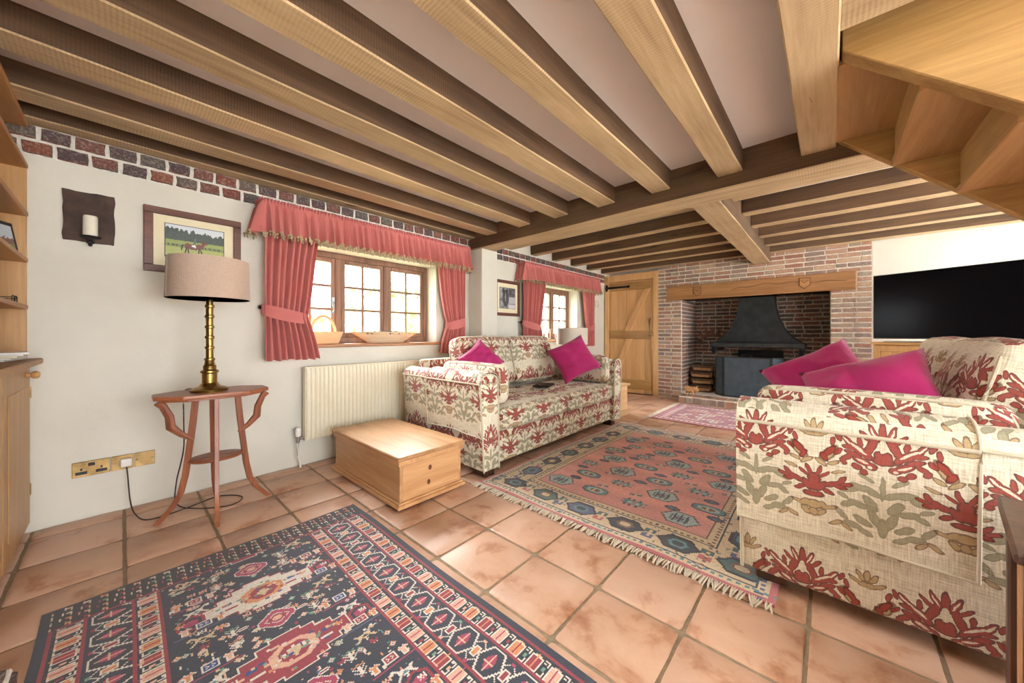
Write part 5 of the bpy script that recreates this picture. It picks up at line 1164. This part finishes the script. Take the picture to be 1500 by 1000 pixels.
# ---- fireplace: hood, screen, basket, logs, pig
hd = thing('fire_hood', 'flared black steel canopy hood hanging in the brick fireplace', 'fire hood', (2.37, 6.58, 0))
lv = [(.90, .57, .30), (.925, .57, .30), (.93, .555, .29), (.98, .475, .255), (1.06, .395, .22), (1.16, .33, .19), (1.30, .27, .165), (1.46, .235, .15), (1.66, .215, .14), (2.0, .20, .13)]
vs = []; 
for z, a_, b_ in lv: vs += [(-a_, -b_, z), (a_, -b_, z), (a_, b_, z), (-a_, b_, z)]
m = len(lv); fs = [(i*4+k, i*4+(k+1) % 4, (i+1)*4+(k+1) % 4, (i+1)*4+k) for i in range(m-1) for k in range(4)]
obj('canopy', B().add(vs, fs).mesh('canopy', solid=.004, angle=30), 'hood', hd)
rim = obj('rim_band', B().box(-.575, .575, -.306, -.300, .875, .93).box(-.575, .575, .300, .306, .875, .93).box(-.576, -.570, -.306, .306, .875, .93).box(.570, .576, -.306, .306, .875, .93).mesh('rim_band', bevel=.001, seg=1), 'hood', hd)
for k in range(11): obj('rivet', B().ball((-.53+.106*k, -.307, .903), .007, 6, 4).mesh('rivet'), 'black', rim)
for sg in (-1, 1): obj('support_bracket', B().box(sg*.54-.03, sg*.54+.03, -.28, -.22, .76, .875).box(sg*.54-.02, sg*.54+.02, -.28, .40, .80, .84).mesh('support_bracket', bevel=.003, seg=1), 'black', hd)
sc = thing('fire_screen', 'folding grey fire screen standing before the grate', 'fire screen', (2.28, 6.23, .109))
def leaf(name, p, q):
    d = Vector((q[0]-p[0], q[1]-p[1], 0)); Lw = d.length; ang = math.atan2(d.y, d.x); MX = Matrix.Translation((p[0], p[1], 0)) @ Matrix.Rotation(ang, 4, 'Z')
    f = obj(name, B().box(0, Lw, -.002, .002, .015, .60).xf(MX).mesh(name, smooth=False), 'screen', sc)
    obj('leaf_frame', B().box(0, .018, -.008, .008, 0, .615).box(Lw-.018, Lw, -.008, .008, 0, .615).box(.018, Lw-.018, -.008, .008, .597, .615).box(.018, Lw-.018, -.008, .008, 0.0, .018).xf(MX).mesh('leaf_frame', bevel=.002, seg=1), 'hood', f); return f
leaf('centre_leaf', (-.30, 0), (.30, 0)); leaf('side_leaf', (-.44, .16), (-.305, .004)); leaf('side_leaf', (.305, .004), (.44, .16))
obj('carry_handle', B().tube([(.07*math.cos(PI*k/10), 0, .612+.045*math.sin(PI*k/10)) for k in range(11)], .004, 6).mesh('carry_handle'), 'hood', sc)
gr = thing('fire_grate', 'black iron grate and fireback under the steel hood', 'grate', (2.37, 6.68, .109))
obj('fireback', bx(-.30, .30, .17, .21, 0, .70, bevel=.01), 'black', gr); obj('grate_bed', bx(-.30, .30, -.16, .165, .10, .125), 'black', gr)
for k in range(9): obj('bar', bx(-.29+.0725*k-.008, -.29+.0725*k+.008, -.175, -.16, .06, .30), 'black', gr)
for sx in (-1, 1):
    for sy in (-.14, .13): obj('leg', bx(sx*.27-.015, sx*.27+.015, sy-.015, sy+.015, 0, .10), 'black', gr)
logs = [(1.60, 6.50, .05, .055), (1.62, 6.65, .05, .053), (1.61, 6.52, .165, .053), (1.63, 6.66, .16, .050), (1.60, 6.51, .275, .052), (1.62, 6.65, .268, .050), (1.61, 6.56, .382, .052)]
for k, (x, y, z, r_) in enumerate(logs):
    t = thing('log', ['split log at the bottom front of the fireplace stack', 'split log at the bottom back of the fireplace stack', 'split log in the second layer front of the fireplace stack', 'split log in the second layer back of the fireplace stack', 'split log in the third layer front of the fireplace stack', 'split log in the third layer back of the fireplace stack', 'split log lying on top of the fireplace stack'][k], 'log', (x, y, .109+z+.012), R_(random.uniform(-6, 6)), 'stacked firewood logs'); n_ = 9; sd = random.random()*9
    ring = [(r_*(1+.18*noise.noise(Vector((math.cos(2*PI*i/n_)*2, math.sin(2*PI*i/n_)*2, sd))))*math.cos(2*PI*i/n_), r_*math.sin(2*PI*i/n_)) for i in range(n_)]
    obj('bark', B().prism(ring, -.15, .15, 'x').mesh('bark', bevel=.004, seg=1, angle=30), 'log', t)
    for sx in (-.1505, .1505): obj('cut_end', B().prism([(p*.9, q*.9) for p, q in ring], sx-.001, sx+.001, 'x').mesh('cut_end', smooth=False), 'logend', t)
    obj('split_face', B().prism([(-r_*.75, -.13), (r_*.0, -.13), (r_*.0, .13), (-r_*.75, .13)], 0, .001, 'z').xf(Matrix.Translation((0, 0, 0)) @ Matrix.Rotation(PI/2, 4, 'Y') @ Matrix.Rotation(PI/2, 4, 'X') if False else Matrix.Translation((0, -r_*1.02, 0)) @ Matrix.Rotation(PI/2, 4, 'X') @ Matrix.Rotation(PI/2, 4, 'Z')).mesh('split_face', smooth=False), 'logend', t)
# carved pig: a single body mesh (overlapping lofts merged by remesh)
pg = thing('pig_figurine', 'small carved wooden pig ornament standing on the brick hearth', 'figurine', (1.60, 5.92, .121), R_(-25))
b = B().ball((0, 0, .085), (.095, .052, .052), 16, 10).ball((.075, 0, .095), (.045, .04, .04), 12, 8).ball((.115, 0, .088), (.028, .02, .02), 10, 8).ball((-.06, 0, .09), (.05, .05, .05), 12, 8)
for sx, sy in ((-.06, -.028), (-.06, .028), (.05, -.028), (.05, .028)): b.tube([(sx, sy, .07), (sx+.004, sy, .035), (sx, sy, 0)], [.02, .014, .014], 8)
for sy in (-1, 1): b.tube([(.075, sy*.022, .12), (.085, sy*.034, .145), (.098, sy*.036, .14)], [.012, .012, .003], 6)
b.tube([(-.1, 0, .105), (-.118, .008, .115), (-.112, .015, .125)], .005, 6)
po = obj('body', b.mesh('body'), 'pig', pg); md = po.modifiers.new('Remesh', 'REMESH'); md.mode = 'VOXEL'; md.voxel_size = .006; md.use_smooth_shade = True
fi = thing('fire_tool', 'slim iron poker leaning at the right of the fireplace', 'poker', (3.13, 6.42, .109))
obj('shaft', B().tube([(0, 0, 0), (.03, .03, .72)], .006, 6).mesh('shaft'), 'black', fi); obj('handle', B().ball((.031, .031, .74), (.016, .016, .03)).mesh('handle'), 'brass', fi)

# ---- television on a corner cabinet
ang = math.atan2(-.41, .912); Dd = Vector((.912, -.41, 0)); P1 = Vector((3.545, 5.60, 0)); Nn = Vector((.41, .912, 0)); WT = 1.46
cbp = P1+Dd*.73+Nn*.20
tc = thing('tv_cabinet', 'oak tongue and groove corner cabinet under the television', 'cabinet', (cbp.x, cbp.y, 0), ang)
obj('carcass', bx(-.72, .72, -.18, .19, .03, .95, bevel=.003), 'oak_z', tc); obj('top', bx(-.735, .735, -.21, .20, .951, .98, bevel=.005), 'oak_x', tc); obj('plinth', bx(-.70, .70, -.165, .18, 0, .03), 'oak_x', tc)
for q in range(3):
    xa = -.715+q*.478; dd = obj('door', B().box(xa, xa+.055, -.2, -.181, .05, .94).box(xa+.415, xa+.47, -.2, -.181, .05, .94).box(xa+.055, xa+.415, -.2, -.181, .88, .94).box(xa+.055, xa+.415, -.2, -.181, .05, .12).mesh('door', bevel=.002, seg=1), 'oak_z', tc)
    for k in range(4): obj('board', bx(xa+.056+k*.09, xa+.056+k*.09+.087, -.192, -.182, .121, .879, bevel=.003), 'oak_z', dd)
    obj('knob', B().ball((xa+.03, -.212, .5), .015).mesh('knob'), 'oak_z', dd)
tvp = P1+Dd*(WT/2)+Nn*.06
tv = thing('television', 'large black flat screen television on the oak corner cabinet', 'television', (tvp.x, tvp.y, .981), ang)
obj('casing', bx(-WT/2, WT/2, -.02, .025, .035, .735, bevel=.004), 'blackplastic', tv); obj('screen', bx(-WT/2+.008, WT/2-.008, -.0225, -.0205, .048, .727, bevel=0), 'tv', tv)
obj('stand', B().box(-.62, .62, -.09, .12, 0, .012).box(-.06, .06, .0, .03, .012, .2).mesh('stand', bevel=.003, seg=1), 'steel', tv)
sb_ = P1+Dd*.62+Nn*.02
# ---- dark oak cupboard at the right edge
dk = thing('oak_coffer', 'dark old oak joined cupboard against the sofa arm', 'cupboard', (3.93, 1.40, 0), R_(-9)); w2, d2 = .40, .20
for sx in (-1, 1):
    for sy in (-1, 1): obj('corner_post', bx(sx*(w2-.025)-.025, sx*(w2-.025)+.025, sy*(d2-.025)-.025, sy*(d2-.025)+.025, 0, .578, bevel=.005), 'darkoak', dk)
obj('top', bx(-w2-.015, w2+.015, -d2-.015, d2+.015, .5785, .602, bevel=.006), 'darkoak', dk)
for sy in (-1, 1):
    yy = sy*(d2-.02)
    for z0, z1 in ((.06, .12), (.52, .578)): obj('rail', bx(-w2+.051, w2-.051, yy-.012, yy+.012, z0, z1), 'darkoak', dk)
    obj('panel', bx(-w2+.056, w2-.056, yy-.006, yy+.006, .122, .518), 'lintel', dk)
for sx in (-1, 1):
    xx = sx*(w2-.02)
    for z0, z1 in ((.06, .12), (.52, .578)): obj('rail', bx(xx-.012, xx+.012, -d2+.051, d2-.051, z0, z1), 'darkoak', dk)
    obj('panel', bx(xx-.006, xx+.006, -d2+.056, d2-.056, .122, .518), 'lintel', dk)
# ---- low brick hearth corner by the kilim
bh = thing('brick_plinth', 'low brick plinth with white joints at the dark rug corner', 'plinth', (1.375, -.218, 0))
obj('core', bx(.004, 1.2, -.43, -.004, 0, .062, bevel=.004), 'mortar_w', bh)
for k in range(10): o = brick(bh, .1, .2, .012, (.065+k*.118, -.112, .060), 0, 'brick_band'); o.rotation_euler = (-PI/2, 0, 0)
for k in range(10): brick(bh, .1, .048, .012, (.065+k*.118, -.006, .03), PI, 'brick_band')
for k in range(3): brick(bh, .1, .048, .012, (.006, -.07-k*.118, .03), -PI/2, 'brick_band')
